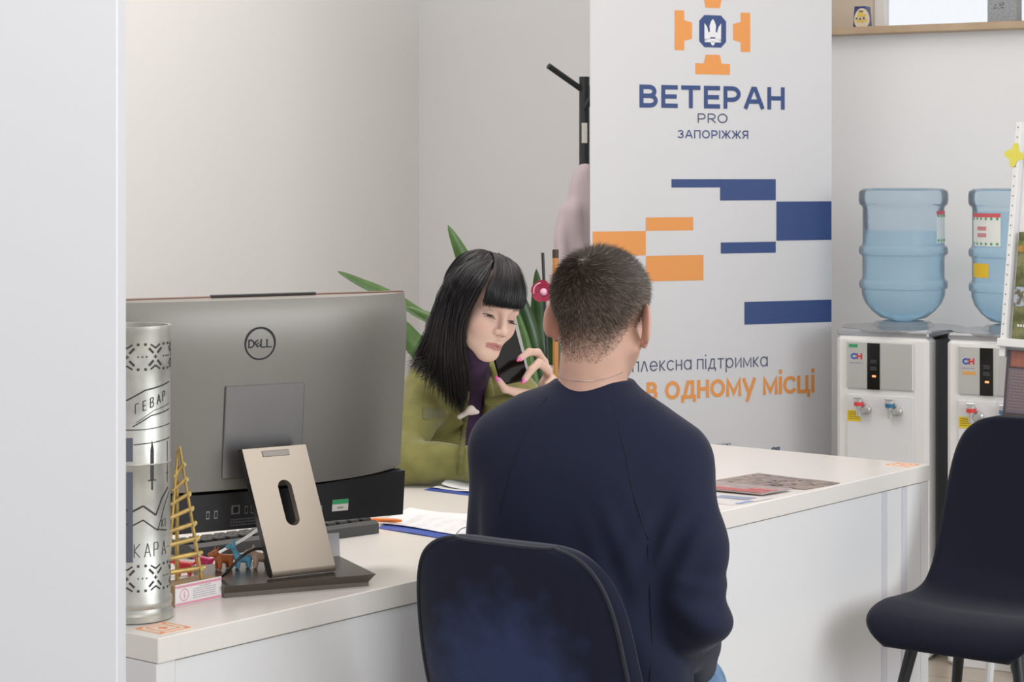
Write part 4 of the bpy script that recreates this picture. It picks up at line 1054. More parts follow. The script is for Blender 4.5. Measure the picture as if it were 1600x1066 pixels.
leaf([bs(.05), P(845, 640, 5.95), P(835, 540, 5.93), P(815, 470, 5.93), P(800, 440, 5.93)], .050, pl, leafd, .5)
leaf([bs(.03), P(835, 640, 5.9), P(828, 560, 5.9), P(812, 500, 5.9), P(803, 480, 5.9)], .022, pl, leafm, .4)
leaf([bs(.06), P(865, 640, 6.0), P(868, 560, 6.0), P(862, 480, 6.0)], .045, pl, leafd, .3)
oY = 5.75; op_ = P(855, 0, oY)
orc = thing('potted_orchid', 'orchid with a crimson flower tied to a black stick beside the man\'s head', 'plant', (op_[0], op_[1], 0))
MB().lathe([(0, 0), (.16, 0), (.16, .02), (.02, .04), (.02, .60), (.12, .62), (.12, .63), (0, .63)], seg=32).build('plant_stand', potm, orc, smooth=True)
MB().lathe([(0, .63), (.05, .63), (.07, .74), (.072, .76), (.06, .76), (.055, .74), (0, .74)], seg=32).build('pot', mat('pot_glass_dark', (.12, .12, .12), .1), orc, smooth=True)
MB().tube([P(858, 690, oY), P(855, 560, oY), P(848, 395, oY)], .0042, 8).build('support_stick', mat('stick_black', (.012, .012, .014), .4), orc, world=True)
MB().tube([P(858, 690, oY+.01), P(857, 590, oY+.01), P(853, 500, oY+.01), P(850, 462, oY)], .0035, 8).build('flower_stem', mat('stem_dark', (.03, .05, .03), .4), orc, world=True)
MB().box(P(856, 576, oY-.008), (.03, .014, .02), b=.003).build('clip', mat('clip_chrome', (.5, .5, .5), .15, .9), orc, world=True)
fc = P(847, 455, oY-.03); pm_ = mat('petal_crimson', (.30, .008, .05), .5, var=(60, (.30, .01, .05), .4, .7)); pe_ = mat('petal_edge_pink', (.80, .45, .58), .5)
for k in range(5):
    a = math.radians(90+72*k); d_ = np.array([math.cos(a), -.15, math.sin(a)])
    nrm = np.array([0, -1, 0.]); s_ = np.cross(d_, nrm); mb = MB(); ri = [(0, .0), (.010, .010), (.020, .0165), (.028, .012), (.031, 0)]
    o_l = [fc+d_*r_+s_*w_ for r_, w_ in ri]+[fc+d_*r_-s_*w_ for r_, w_ in ri[::-1][1:-1]]
    n_ = len(o_l); mb.add([q+np.array([0, .0, 0]) for q in o_l]+[q+np.array([0, .0015, 0]) for q in o_l], [tuple(range(n_)), tuple(range(n_, 2*n_))[::-1]]+[(i, (i+1) % n_, n_+(i+1) % n_, n_+i) for i in range(n_)])
    pt_ = mb.build('petal', pm_, orc, world=True)
MB().tube([fc+np.array([.023*math.cos(a), -.004, .023*math.sin(a)]) for a in [math.radians(100+12*k) for k in range(9)]], .0016, 6).build('petal_rim', pe_, orc, world=True)
MB().lathe([(0, 0), (.010, .002), (.006, .008), (0, .010)], fc+np.array([.004, -.001, -.002]), 14, R=rotm(('X', 90))).build('flower_heart', pe_, orc, world=True, smooth=True)
MB().tube([P(868, 640, 5.9), P(868, 393, 5.9)], .0085, 10).build('bamboo_stick', mat('bamboo', (.50, .22, .06), .5), pl, world=True)
MB().tube([P(868, 403, 5.9), P(868, 390, 5.9)], .0092, 10).build('stick_cap', mat('stick_cap', (.05, .03, .02), .5), pl, world=True)

# ------------------------------------------------------------------ brochure stand at the right edge
RA = math.radians(-52); rx = np.array([math.cos(RA), math.sin(RA), 0]); rn = np.array([math.sin(RA), -math.cos(RA), 0])   # rn points at the viewer side
r0 = P(1567, 540, 5.55); lean = .115
rup = np.array([0, 0, 1])*math.sqrt(1-lean**2)-rn*lean; RRm = np.stack([rx, rup, np.cross(rx, rup)], 1)
rk = thing('brochure_stand', 'white perforated brochure stand cut by the right edge of the photo', 'display stand', (r0[0], r0[1], 0))
rwm = mat('stand_white_metal', (.80, .80, .80), .4)
def rb(c, d, nm, m, par=rk, b=0): return MB(RRm, r0).box(c, d, b=b).build(nm, m, par, world=True)
rb((.25, .28, -.010), (.50, .62, .008), 'back_panel', rwm)
rb((.009, .28, .004), (.018, .62, .022), 'side_rail', rwm, b=.002); rb((.491, .28, .004), (.018, .62, .022), 'side_rail', rwm, b=.002)
rb((.25, .008, .012), (.50, .022, .030), 'shelf_lip', rwm, b=.002); 
mb = MB(RRm, r0)
for k in range(22): mb.lathe([(0, .0155), (.0022, .0156), (.0022, .0158), (0, .0158)], (.009, .03+k*.026, 0), 8)
mb.build('punched_holes', mat('hole_dark', (.2, .2, .2), .6), rk, world=True)
lb = r0-np.array([0, 0, .0])-rup*.30+rx*.005
for x_ in (.02, .48):
    a = r0+rx*x_-rn*.02; MB().tube([a+rup*.0, np.array([a[0], a[1], 0])+rn*.12, ][::1], .011, 10).build('leg', rwm, rk, world=True)
    MB().tube([a+rup*.25-rn*.01, np.array([a[0], a[1], 0])-rn*.30], .011, 10).build('leg', rwm, rk, world=True)
rb((.25, -.32, .0), (.49, .012, .06), 'lower_shelf', rwm)
# leaflets in the stand
gl = thing('camouflage_leaflet', 'green leaflet with soldier pictures on the upper shelf of the white stand', 'leaflet', tuple(r0+rup*.02))
MB(RRm, r0).box((.135, .16, .004), (.21, .28, .003)).build('leaflet_sheet', mat('leaflet_olive', (.085, .10, .03), .45, var=(28, (.22, .22, .10), .42, .62)), gl, world=True)
MB(RRm, r0).box((.045, .262, .0062), (.03, .03, .001)).build('printed_photo', mat('photo_amber', (.45, .24, .05), .5, var=(60, (.12, .16, .04), .4, .6)), gl, world=True)
mb = MB(RRm, r0).box((.135, .155, .0062), (.20, .002, .001)); mb.box((.05, .13, .0062), (.04, .05, .001)); mb.build('photo_gap', mat('photo_sky', (.42, .47, .55), .5, var=(70, (.12, .11, .07), .45, .6)), gl, world=True)
mb = MB(RRm, r0)
for k in range(9): mb.box((.05+k*.009, .055, .0062), (.006, .006, .0008))
mb.build('leaflet_title', mat('leaflet_white', (.75, .75, .7), .5), gl, world=True)
dl = thing('dark_leaflet', 'dark brown and orange leaflet on the lower shelf of the white stand', 'leaflet', tuple(r0-rup*.30))
MB(RRm, r0).box((.125, -.150, .004), (.21, .28, .003)).build('leaflet_sheet', mat('leaflet_brown', (.06, .04, .045), .4, var=(14, (.14, .07, .06), .4, .7)), dl, world=True)
MB(RRm, r0).box((.085, -.032, .0062), (.10, .040, .001)).build('orange_picture', mat('leaflet_orange', (.55, .18, .09), .5, var=(20, (.30, .09, .06), .4, .7)), dl, world=True)
tx_ = MB(RRm, r0).box((.10, -.115, .0062), (.14, .115, .001)).build('text_panel', mat('leaflet_grey_panel', (.22, .19, .22), .5), dl, world=True)
mb = MB(RRm, r0); rg = random.Random(6)
for r_ in range(13):
    x_ = .038
    while x_ < .16:
        w_ = rg.uniform(.004, .012); mb.box((x_+w_/2, -.066-r_*.008, .0070), (w_, .003, .0006)); x_ += w_+.003
mb.build('text_lines', mat('leaflet_ink_orange', (.45, .26, .22), .5), tx_, world=True)
cv = thing('plastic_sleeve', 'clear plastic sleeve around the dark leaflet in the white stand', 'sleeve', tuple(r0-rup*.30))
MB(RRm, r0).box((.118, -.160, .009), (.235, .305, .002)).build('sleeve_film', tinted('clear_film', (.95, .95, .97), .12, .03), cv, world=True)
fl = thing('yellow_sticker', 'yellow flower-shaped paper sticker on the left edge of the stand', 'sticker', tuple(r0+rup*.51))
mb = MB(RRm, r0)
pp = [(.004+0+.026*(1+.28*math.cos(4*t+.6))*math.cos(t), .502+.026*(1+.28*math.cos(4*t+.6))*math.sin(t)) for t in [2*math.pi*k/48 for k in range(48)]]
mb.prism(pp, .0008, t=(0, 0, .016)); mb.build('sticker_paper', mat('sticker_lemon', (.72, .66, .10), .6), fl, world=True)

# ------------------------------------------------------------------ chairs
velvet = mat('navy_velvet', (.0050, .0065, .017), .80, sheen=.07, spec=.2, bump=(300, .15, .001))
velvet_b = mat('navy_velvet_brushed', (.0090, .012, .030), .78, sheen=.14, spec=.2, bump=(300, .15, .001), var=(3.2, (.024, .037, .100), .49, .66))
legm = mat('leg_black', (.010, .010, .012), .4)
def make_chair(name, label, loc, rz, fabric):
    r = thing(name, label, 'chair', loc, rz, 'navy velvet chairs by the desk')
    # side profile (y, z), half width, side lift
    prof = [(.235, .410, .150, .000), (.232, .438, .185, .006), (.205, .456, .207, .012), (.12, .460, .225, .020), (.02, .448, .232, .028), (-.08, .444, .230, .034), (-.145, .456, .224, .045), (-.190, .500, .218, .052), (-.215, .56, .217, .045),
            (-.235, .63, .216, .036), (-.250, .70, .213, .030), (-.262, .77, .206, .024), (-.270, .82, .194, .018), (-.275, .855, .174, .012), (-.277, .878, .140, .008), (-.278, .888, .095, .004)]
    Pf = bez(prof, 70); n = len(Pf); m = 32; front = []; back = []
    tang = np.gradient(Pf[:, :2], axis=0); tang /= np.linalg.norm(tang, axis=1)[:, None]
    nor = np.stack([-tang[:, 1]*-1, tang[:, 0]*-1], 1)      # towards the sitter
    nor = np.stack([tang[:, 1], -tang[:, 0]], 1)
    if nor[10, 1] < 0: nor = -nor
    for i in range(n):
        y, z, w_, s_ = Pf[i]; e_end = min(i/4, (n-1-i)/4, 1)
        for j in range(m+1):
            a = j/m*2-1; lift = s_*abs(a)**2.6
            th_ = .021*math.sqrt(max(0, 1-abs(a)**6))*math.sqrt(max(0.0, 1-(1-e_end)**2))+.002
            c = np.array([a*w_, y+nor[i, 0]*lift, z+nor[i, 1]*lift])
            nn_ = np.array([0, nor[i, 0], nor[i, 1]])
            front.append(c+nn_*th_); back.append(c-nn_*th_*.9)
    V = np.array(front+back); o2 = n*(m+1); fs = []
    for i in range(n-1):
        for j in range(m):
            q = i*(m+1)+j; fs.append((q, q+1, q+m+2, q+m+1)); fs.append((o2+q, o2+q+m+1, o2+q+m+2, o2+q+1))
    for i in range(n-1):
        for j in (0, m): q = i*(m+1)+j; fs.append((q, q+m+1, o2+q+m+1, o2+q) if j == 0 else (q, o2+q, o2+q+m+1, q+m+1))
    for j in range(m):
        fs.append((j, o2+j, o2+j+1, j+1)); q = (n-1)*(m+1)+j; fs.append((q, q+1, o2+q+1, o2+q))
    arr_mesh('seat_shell', V, np.array(fs), fabric, r, world=False)
    edge = [V[o2+i*(m+1)+1]-[0, .001, 0] for i in range(20, n-1)]+[V[o2+(n-2)*(m+1)+j]-[0, .003, 0] for j in range(2, m-1)]+[V[o2+i*(m+1)+m-1]-[0, .001, 0] for i in range(n-2, 19, -1)]
    MB().tube(edge, .0034, 8).build('piping', mat('piping_navy', (.006, .008, .022), .6, sheen=.2), r, smooth=True)
    MB().box((0, .02, .428), (.26, .26, .012), b=.004).build('under_frame', legm, r)
    for sx1 in (-1, 1):
        for y0_, y1_ in ((.13, .215), (-.11, -.215)):
            MB().tube([(sx1*.12, y0_, .432), (sx1*.205, y1_, .0)], [.0145, .009], 16).build('leg', legm, r, smooth=True)
    return r
_nt = velvet_b.node_tree; _b = _nt.nodes['Principled BSDF']                  # brushed patch of the nap in the middle of the back
_tc = _nt.nodes.new('ShaderNodeTexCoord'); _mp = _nt.nodes.new('ShaderNodeMapping'); _mp.inputs['Location'].default_value = (.02, .25, -.63)
_ln = _nt.nodes.new('ShaderNodeVectorMath'); _ln.operation = 'LENGTH'; _nz = _nt.nodes.new('ShaderNodeTexNoise'); _nz.inputs['Scale'].default_value = 22; _nz.inputs['Detail'].default_value = 7
_ad = _nt.nodes.new('ShaderNodeMath'); _ad.operation = 'MULTIPLY_ADD'; _ad.inputs[1].default_value = .16; _rg = _nt.nodes.new('ShaderNodeMapRange'); _rg.inputs[1].default_value = .285; _rg.inputs[2].default_value = .17
_mx = _nt.nodes.new('ShaderNodeMix'); _mx.data_type = 'RGBA'; _mx.inputs['A'].default_value = (.0085, .011, .027, 1); _mx.inputs['B'].default_value = (.027, .041, .108, 1)
_nt.links.new(_tc.outputs['Object'], _mp.inputs[0]); _nt.links.new(_mp.outputs[0], _ln.inputs[0]); _nt.links.new(_tc.outputs['Object'], _nz.inputs['Vector'])
_nt.links.new(_nz.outputs['Fac'], _ad.inputs[0]); _nt.links.new(_ln.outputs['Value'], _ad.inputs[2]); _nt.links.new(_ad.outputs[0], _rg.inputs[0]); _nt.links.new(_rg.outputs[0], _mx.inputs['Factor'])
_nt.links.new(_mx.outputs['Result'], _b.inputs['Base Color'])
PHC = -35
ch1 = make_chair('velvet_chair', 'navy velvet chair under the seated man, seen from behind', (.150, 3.60, 0), math.radians(PHC), velvet_b)
ch2 = make_chair('velvet_chair', 'empty navy velvet chair with black legs at the right edge', (1.10, 4.86, 0), math.radians(143), velvet)
# castor of an office chair / rack behind the empty chair
kp = D(1592, 1060, 0); kc = thing('castor_wheel', 'black castor wheel on the floor behind the empty chair', 'castor', tuple(kp))
MB().lathe([(0, -.012), (.026, -.012), (.032, -.006), (.032, .006), (.026, .012), (0, .012)], (0, 0, .032), 28, R=rotm(('Z', 20), ('Y', 90))).build('wheel', mat('castor_black', (.015, .015, .015), .35), kc, smooth=True)
MB().lathe([(0, -.012), (.026, -.012), (.032, -.006), (.032, .006), (.026, .012), (0, .012)], (.030, .012, .032), 28, R=rotm(('Z', 20), ('Y', 90))).build('wheel', MATS['castor_black'], kc, smooth=True)
MB().box((.015, .006, .060), (.03, .05, .025), b=.008).build('castor_fork', MATS['castor_black'], kc)
MB().tube([(.015, .006, .07), (.015, .006, .14)], .008, 10).build('castor_stem', MATS['castor_black'], kc)

# ------------------------------------------------------------------ people
skin = mat('skin', attr=True, rough=.5, sss=.12, spec=.35, bump=(380, .05, .0006))
def frame(yaw, pitch, roll, t, sc=1.0):
    """yaw: turn of the face from +Y towards +X; pitch: nod down; roll: tilt to the person's right shoulder"""
    R = rotm(('Z', -yaw), ('X', -pitch), ('Y', roll)); return (R*1.0, np.array(t, float), sc)
def hand(W, R, side=1, curl=40, sc=1.0, k=.006):
    """five-fingered hand: W wrist, R columns = (across to the thumb, along the fingers, back of the hand)"""
    T = (np.array(R)*1.0, np.array(W, float)); pr = []
    g = lambda x, y, z: T[0] @ (np.array([x, y, z])*sc)+T[1]
    pr.append(cap(g(0, -.03, 0), g(0, .02, 0), .024*sc, .022*sc, k=k*2))
    for i, (x, L, r) in enumerate(((.026, .078, .0088), (.009, .086, .0092), (-.009, .080, .0088), (-.025, .064, .0078))):
        kn = (x*1.05, .088-.004*abs(i-1), .004); pr.append(cap(g(x*.6, .01, 0), g(*kn), .0125*sc, .0105*sc, k=k*1.4))
        p = np.array(kn); an = 0.0
        for f_, cu_ in ((.46, .8), (.30, 1.1), (.24, .7)):
            an += math.radians(curl*cu_); q = p+np.array([x*.04, L*f_*math.cos(an), -L*f_*math.sin(an)]); pr.append(cap(g(*p), g(*q), r*sc, r*.9*sc, k=.003)); p = q; r *= .93
    a, b, c = (.020, .018, -.006), (.048, .052, -.020), (.056, .082, -.030)
    pr += [cap(g(*a), g(*b), .014*sc, .0115*sc, k=k), cap(g(*b), g(*c), .0108*sc, .0088*sc, k=.003)]
    return pr

def head_prims(T, male=True):
    R, t, S_ = T; TT = (R, t)
    j = 1.0 if male else .93
    P_ = [ell((0, -.014, .032), (.0745*j, .094, .080), k=.02, T=TT), ell((0, .030, .030), (.060*j, .052, .058), k=.02, T=TT),
          ell((0, .030, -.030), (.055*j, .050, .060), k=.02, T=TT), ell((0, .064, -.052), (.030*j, .027, .032), k=.018, T=TT)]
    for s_ in (-1, 1):
        P_ += [cap((s_*.052*j, -.002, -.045), (s_*.014, .066, -.092 if male else -.086), .020 if male else .015, .015 if male else .012, k=.025, T=TT),
               ell((s_*.037*j, .054, -.028), (.022, .022, .022), k=.022, T=TT), cap((s_*.010, .081, .016), (s_*.040*j, .066, .014), .010, .009, k=.014, T=TT)]
    P_ += [ell((0, .068, -.090), (.017, .016, .014), k=.016, T=TT)]
    for s_ in (-1, 1): P_.append(ell((s_*.031*j, .098, -.002), (.016, .022, .012), k=.016, sub=True, T=TT))
    for s_ in (-1, 1): P_.append(ell((s_*.0305*j, .0675, -.002), (.0135, .0145, .0120), k=.004, T=TT))
    for s_ in (-1, 1): P_.append(cap((s_*.020*j, .0815, -.0085), (s_*.041*j, .0745, -.0085), .0012, .0012, k=.0025, sub=True, T=TT))
    P_ += [cap((0, .083, .006), (0, .101, -.031), .0065, .0078, k=.010, T=TT), ell((0, .1035, -.034), (.0085, .008, .0075), k=.006, T=TT)]
    for s_ in (-1, 1):
        P_ += [ell((s_*.0105, .0925, -.037), (.0068, .0095, .0065), k=.006, T=TT), ell((s_*.0065, .0975, -.0435), (.0032, .0045, .0025), k=.002, sub=True, T=TT)]
    P_ += [cap((-.014, .083, -.0645), (0, .0925, -.0605), .0040, .0062, k=.006, T=TT), cap((.014, .083, -.0645), (0, .0925, -.0605), .0042, .0062, k=.006, T=TT),
           cap((-.013, .081, -.0705), (.013, .081, -.0705), .0058, k=.006, T=TT), ell((0, .0880, -.0700), (.010, .0065, .0062), k=.005, T=TT),
           cap((-.0205, .079, -.0688), (0, .0945, -.0657), .0010, .0014, k=.0025, sub=True, T=TT), cap((.0205, .079, -.0688), (0, .0945, -.0657), .0010, .0014, k=.0025, sub=True, T=TT)]
    for s_ in (-1, 1):
        Re = rotm(('Z', s_*36), ('X', -10)); x = s_*.0785*j
        P_ += [ell((x+s_*.006, -.012, -.008), (.0060, .0185, .0345), R=Re, k=.006, T=TT), ell((x+s_*.001, -.003, -.036), (.0055, .010, .014), k=.006, T=TT),
               ell((x+s_*.0125, -.003, .0), (.0050, .0095, .0165), R=Re, k=.004, sub=True, T=TT)]
    if S_ != 1:                                # enlarge about the head centre
        for p in P_:
            f0 = p.f; p.f = (lambda Q, f0=f0: f0(t+(Q-t)/S_)*S_); p.c = (t+(p.c-t)*S_).astype(np.float32); p.r *= S_; p.k *= S_
    return P_

# ---- the man
MPH = math.radians(20); mo_ = np.array([.135, 3.63, 0])
MRm = np.stack([[math.cos(MPH), -math.sin(MPH), 0], [math.sin(MPH), math.cos(MPH), 0], [0, 0, 1]], 1)
ml = lambda x, y, z: MRm @ np.array([x, y, z])+mo_
TM = (MRm, mo_)
man = thing('person', 'man with short dark hair in a navy sweatshirt seated with his back to the camera', 'person', tuple(mo_))
def mtorso(off=0.0):
    S = [(.47, 0, -.02, .175, .115, 2.4), (.55, 0, -.01, .185, .135, 2.4), (.68, -.004, -.012, .178, .128, 2.4), (.80, -.006, -.012, .180, .122, 2.4), (.90, -.004, -.012, .188, .122, 2.4), (.98, -.002, -.010, .188, .115, 2.4), (1.035, 0, -.006, .172, .100, 2.3), (1.078, .0, .0, .124, .086, 2.2), (1.108, .002, .008, .080, .072, 2.1), (1.125, .003, .012, .058, .062, 2)]
    return loft(S, T=TM, off=off, k=.03)
eR, eL = (.196, -.042, .735), (-.190, .02, .735); wR, wL = (.135, .19, .600), (-.10, .22, .605)
def marms(off=0.0):
    return [cap((.105, -.005, 1.006), (.150, -.012, .982), .055+off, .062+off, k=.05, T=TM), cap((-.105, -.005, 1.034), (-.148, .0, 1.006), .055+off, .062+off, k=.05, T=TM),
            cap((.150, -.012, .98), (.182, -.030, .85), .061+off, .064+off, k=.022, T=TM), cap((.182, -.030, .85), eR, .064+off, .054+off, k=.02, T=TM), cap(eR, wR, .053+off, .037+off, k=.02, T=TM),
            cap((-.152, .0, .985), eL, .062+off, .052+off, k=.022, T=TM), cap(eL, wL, .051+off, .037+off, k=.02, T=TM)]
HT = frame(24, 4, 2, ml(.014, .022, 1.229)); HTT = (HT[0], HT[1])
def hl(p): return (p-HT[1]) @ HT[0]
hsc = 1.03
def scale_T(prims_fn):                      # heads slightly enlarged: build at unit size, scaled matrices
    return prims_fn
HR = frame(24, 4, 2, (0, 0, 0))[0]; Hc_ = ml(.014, .022, 1.229)
def hw_(p): return HR @ (np.array(p)*hsc)+Hc_
hp = head_prims((HR, Hc_, hsc), True)
body = [mtorso(-.014)]+marms(-.014)+hp
body += [cap(hw_((0, -.025, -.045)), ml(0, .006, 1.09), .056, .058, k=.022), cap(hw_((-.0, -.045, -.02)), ml(0, -.02, 1.09), .042, .044, k=.02)]
body += [cap((.05, -.02, .52), (.085, .30, .525), .08, .062, T=TM, k=.03), cap((-.05, -.02, .53), (-.07, .32, .555), .085, .066, T=TM, k=.03)]
body += [cap((.085, .30, .52), (.085, .38, .10), .056, .040, T=TM), cap((-.07, .32, .53), (-.07, .40, .10), .056, .040, T=TM)]
nrm_ = lambda a: np.array(a)/np.linalg.norm(a)
def hand_frame(d, back, side):
    d = nrm_(d); b = nrm_(np.array(back)-d*(np.array(back) @ d)); x = np.cross(d, b)*side; return np.stack([x, d, b], 1)
body += hand(ml(*wR)+MRm @ np.array([-.02, .05, -.005]), hand_frame(MRm @ np.array([-.5, .8, -.1]), (0, 0, 1), -1), curl=20)
body += hand(ml(*wL)+MRm @ np.array([.02, .05, -.005]), hand_frame(MRm @ np.array([.5, .8, -.1]), (0, 0, 1), 1), curl=20)
sk = np.array([.63, .385, .295])
def man_col(vs):
    h = (vs-Hc_) @ HR/hsc; c = np.tile(sk, (len(vs), 1)); n = noise3(vs, 120, 1)*.5+.5; c *= (1-.10*n)[:, None]
    red = np.clip(1-np.abs(np.abs(h[:, 0])-.085)/.012, 0, 1)*(h[:, 2] > -.05)*(h[:, 2] < .04)*(np.abs(h[:, 1]+.008) < .03)
    c = c*(1-red[:, None]*.35)+np.array([.60, .22, .17])*red[:, None]*.35
    d = hair_density(h)
    hc = np.array([.085, .060, .045]); c = c*(1-d[:, None]*.86)+hc*d[:, None]*.86
    return c
def hair_density(h):
    """0 bare .. 1 full; nape fade and hairline around the ears and forehead"""
    x, y, z = h[:, 0], h[:, 1], h[:, 2]
    line = -.078+.0*x+np.clip((y+.075)/.05, 0, 1)*.062     # back hairline rises towards the ears
    front = np.clip((y-.02)/.06, 0, 1)*.085
    d = np.clip((z-line-front)/.075, 0, 1)**.85
    earm = (np.abs(x) > .069) & (np.abs(y+.008) < .026) & (z > -.045) & (z < .034)
    d = np.where(earm & (np.abs(x) > .0755), 0, d); d = np.where(y > .060+.0*z, d*np.clip((z-.055)/.02, 0, 1), d)
    return d*(z > -.10)
mvs, mfs = sdf_arrays(body, .003, 1)
# enlarge the head region about its centre so that neck and skull follow the photo
arr_mesh('body', mvs, mfs, skin, man, man_col(mvs))
# cropped hair
mn_ = vnormals(mvs, mfs); hh = (mvs-Hc_) @ HR/hsc; dn = hair_density(hh)
sel = np.nonzero((dn > .04) & (hh[:, 2] > -.095))[0]; rs = np.random.RandomState(2)
pick = rs.choice(sel, 40000, p=(.35+dn[sel])/np.sum(.35+dn[sel]))
root_ = mvs[pick]+rs.randn(len(pick), 3)*.0012; nn_ = mn_[pick]; dd = dn[pick]; h_ = hh[pick]
wc = np.array([-.010, -.070, .085])           # crown whorl
rad = h_-wc; rad = rad-np.sum(rad*((mn_[pick]) @ HR), 1)[:, None]*((mn_[pick]) @ HR); rad /= np.linalg.norm(rad, axis=1)[:, None]+1e-6
swirl = np.cross((nn_ @ HR), rad)
dirl = (rad*.85+swirl*.35+rs.randn(len(pick), 3)*.16) @ HR.T
top = np.clip((h_[:, 2]-.01)/.07, 0, 1)
dirw = nn_*(.62-.28*top)[:, None]+dirl*(.60+.30*top)[:, None]+rs.randn(len(pick), 3)*.10; dirw /= np.linalg.norm(dirw, axis=1)[:, None]
ln = (.0022+.0065*dd+.011*top)*rs.uniform(.7, 1.25, len(pick))
wid = .00032+.00018*rs.rand(len(pick))
q1_ = np.cross(dirw, nn_+.01); q1_ /= np.linalg.norm(q1_, axis=1)[:, None]+1e-9; q2_ = np.cross(dirw, q1_)
v0 = root_-nn_*.001
V_ = np.stack([v0+q1_*wid[:, None], v0-q1_*wid[:, None]*.5+q2_*wid[:, None]*.8, v0-q1_*wid[:, None]*.5-q2_*wid[:, None]*.8, v0+dirw*ln[:, None]+dirl*(ln*.15)[:, None]], 1).reshape(-1, 3)
b_ = np.arange(len(pick))[:, None]*4; F_ = np.concatenate([b_+np.array([0, 1, 3]), b_+np.array([1, 2, 3]), b_+np.array([2, 0, 3])])
tone = rs.rand(len(pick)); grey = (rs.rand(len(pick)) < .22*(1-.8*np.clip((h_[:, 2]-.01)/.07, 0, 1)))
hcol = np.array([.082, .058, .043])[None]*(.5+tone[:, None]*1.6)*(1-.45*top[:, None]); hcol[grey] = [.36, .32, .27]
hcol = hcol*(1-.45*(1-dd)[:, None])+np.array([.20, .125, .085])*.45*(1-dd)[:, None]
hairm = mat('short_hair', attr=True, rough=.42, spec=.5)
ho = arr_mesh('hair', V_, F_, hairm, man, np.repeat(hcol, 4, 0)); ho.data.polygons.foreach_set('use_smooth', np.zeros(len(F_), bool))
# sweatshirt
def fold_man(p, n):
    q = (p-mo_) @ MRm; x, y, z = q.T; d = .0016*noise3(p, 22, 5)
    back_ = np.clip(-y*12, 0, 1)
    d += .0055*back_*np.sin((x*.75+z*.55-.2)*52+2*np.sin(z*9))*np.clip((1.0-z)/.35, 0, 1)*np.clip((x+.12)*5, 0, 1)     # slanting creases to the right hip
    d += .0055*np.sin((z*1.0-x*1.3)*60+3*np.sin(x*20))*np.clip(1-np.abs(z-.86)/.10, 0, 1)*np.clip((x-.04)*9, 0, 1)*back_  # armpit creases
    arm = np.clip((np.abs(x)-.155)*30, 0, 1)
    d += .0036*back_*np.sin((x*.97+z*.26)*128+1.5*np.sin(z*14))*np.clip(1-np.abs(x-.075)/.075, 0, 1)*np.clip(1-np.abs(z-.78)/.20, 0, 1)
    d += .0022*back_*np.sin((x*1.0-z*.20)*95+1.2*np.sin(z*11))*np.clip(1-np.abs(x+.07)/.09, 0, 1)*np.clip(1-np.abs(z-.80)/.20, 0, 1)
    d += arm*.0042*np.sin(z*95+x*40+2.5*np.sin(z*23))*np.clip(1-np.abs(z-.73)/.10, 0, 1)
    return d
fab = mat('sweatshirt_navy', (.0155, .019, .042), .88, sheen=.12, spec=.2, bump=(900, .25, .0006))
sw_ = [mtorso(0)]+marms(0)+[cap(ml(.002, .012, 1.10), ml(.004, .014, 1.135), .066, .062, k=.02)]
neck_cut = [cap(hw_((0, -.02, -.03)), ml(0, .0, 1.155), .12, .055, k=.006, sub=True), cap(ml(.0, .03, 1.150), ml(0, .055, 1.135), .058, .052, k=.006, sub=True)]
cuff = [cap(ml(*wR), ml(*(np.array(wR)*1.22-np.array(eR)*.22)), .034, .05, k=.004, sub=True)]
so2 = sdf('sweatshirt', sw_+[ell(ml(.0, .012, 1.170), (.16, .16, .053), k=.006, sub=True)], .0045, fab, man, disp=fold_man)
# collar band and raglan seams follow the surface of the sweatshirt
nv = np.array([v_.co[:] for v_ in so2.data.vertices])+mo_
def snap(p, out=.001):
    i = np.argmin(((nv-p)**2).sum(1)); c_ = nv[i]; d_ = c_-mo_-np.array([0, 0, (c_-mo_)[2]]); return c_+out*nrm_(d_+1e-6)
seam = mat('seam_dark', (.006, .008, .02), .8)
for pts_ in ([ml(.062, -.075, 1.105), ml(.095, -.12, 1.03), ml(.115, -.13, .96), ml(.128, -.12, .90), ml(.132, -.10, .87)], [ml(-.060, -.075, 1.105), ml(-.095, -.12, 1.03), ml(-.115, -.13, .96), ml(-.128, -.12, .90)],
             [ml(.13, -.1, .86), ml(.137, -.1, .76), ml(.135, -.1, .66), ml(.13, -.1, .56)]):
    c_ = bez(pts_, 24); sn_ = np.array([snap(p_) for p_ in c_]); ker = np.array([.25, .5, .25])
    for _ in range(4): sn_[1:-1] = sn_[:-2]*.25+sn_[1:-1]*.5+sn_[2:]*.25
    MB().tube(sn_, .0008, 6).build('seam', seam, so2, world=True, smooth=True)
# jeans and shoes
jm = mat('denim_blue', (.10, .19, .32), .8, bump=(700, .3, .0006), var=(25, (.16, .27, .42), .4, .7))
jp = [ell(ml(0, -.01, .535), (.19, .15, .10), R=MRm, k=.05), cap((.07, -.02, .53), (.085, .30, .53), .092, .072, T=TM, k=.03), cap((-.07, -.02, .545), (-.075, .32, .565), .098, .078, T=TM, k=.03),
      cap((.085, .30, .52), (.085, .38, .12), .068, .058, T=TM, k=.03), cap((-.075, .32, .545), (-.075, .40, .12), .068, .058, T=TM, k=.03)]
sdf('jeans', jp, .007, jm, man, disp=lambda p, n: .003*noise3(p, 30, 9))
for x_, y_ in ((.085, .38), (-.075, .40)):
    sdf('shoe', [cap((x_, y_-.03, .07), (x_, y_+.01, .06), .05, .045, T=TM, k=.02), cap((x_, y_, .045), (x_, y_+.16, .040), .042, .036, T=TM, k=.02)], .006, mat('shoe_black', (.02, .02, .02), .4), man)
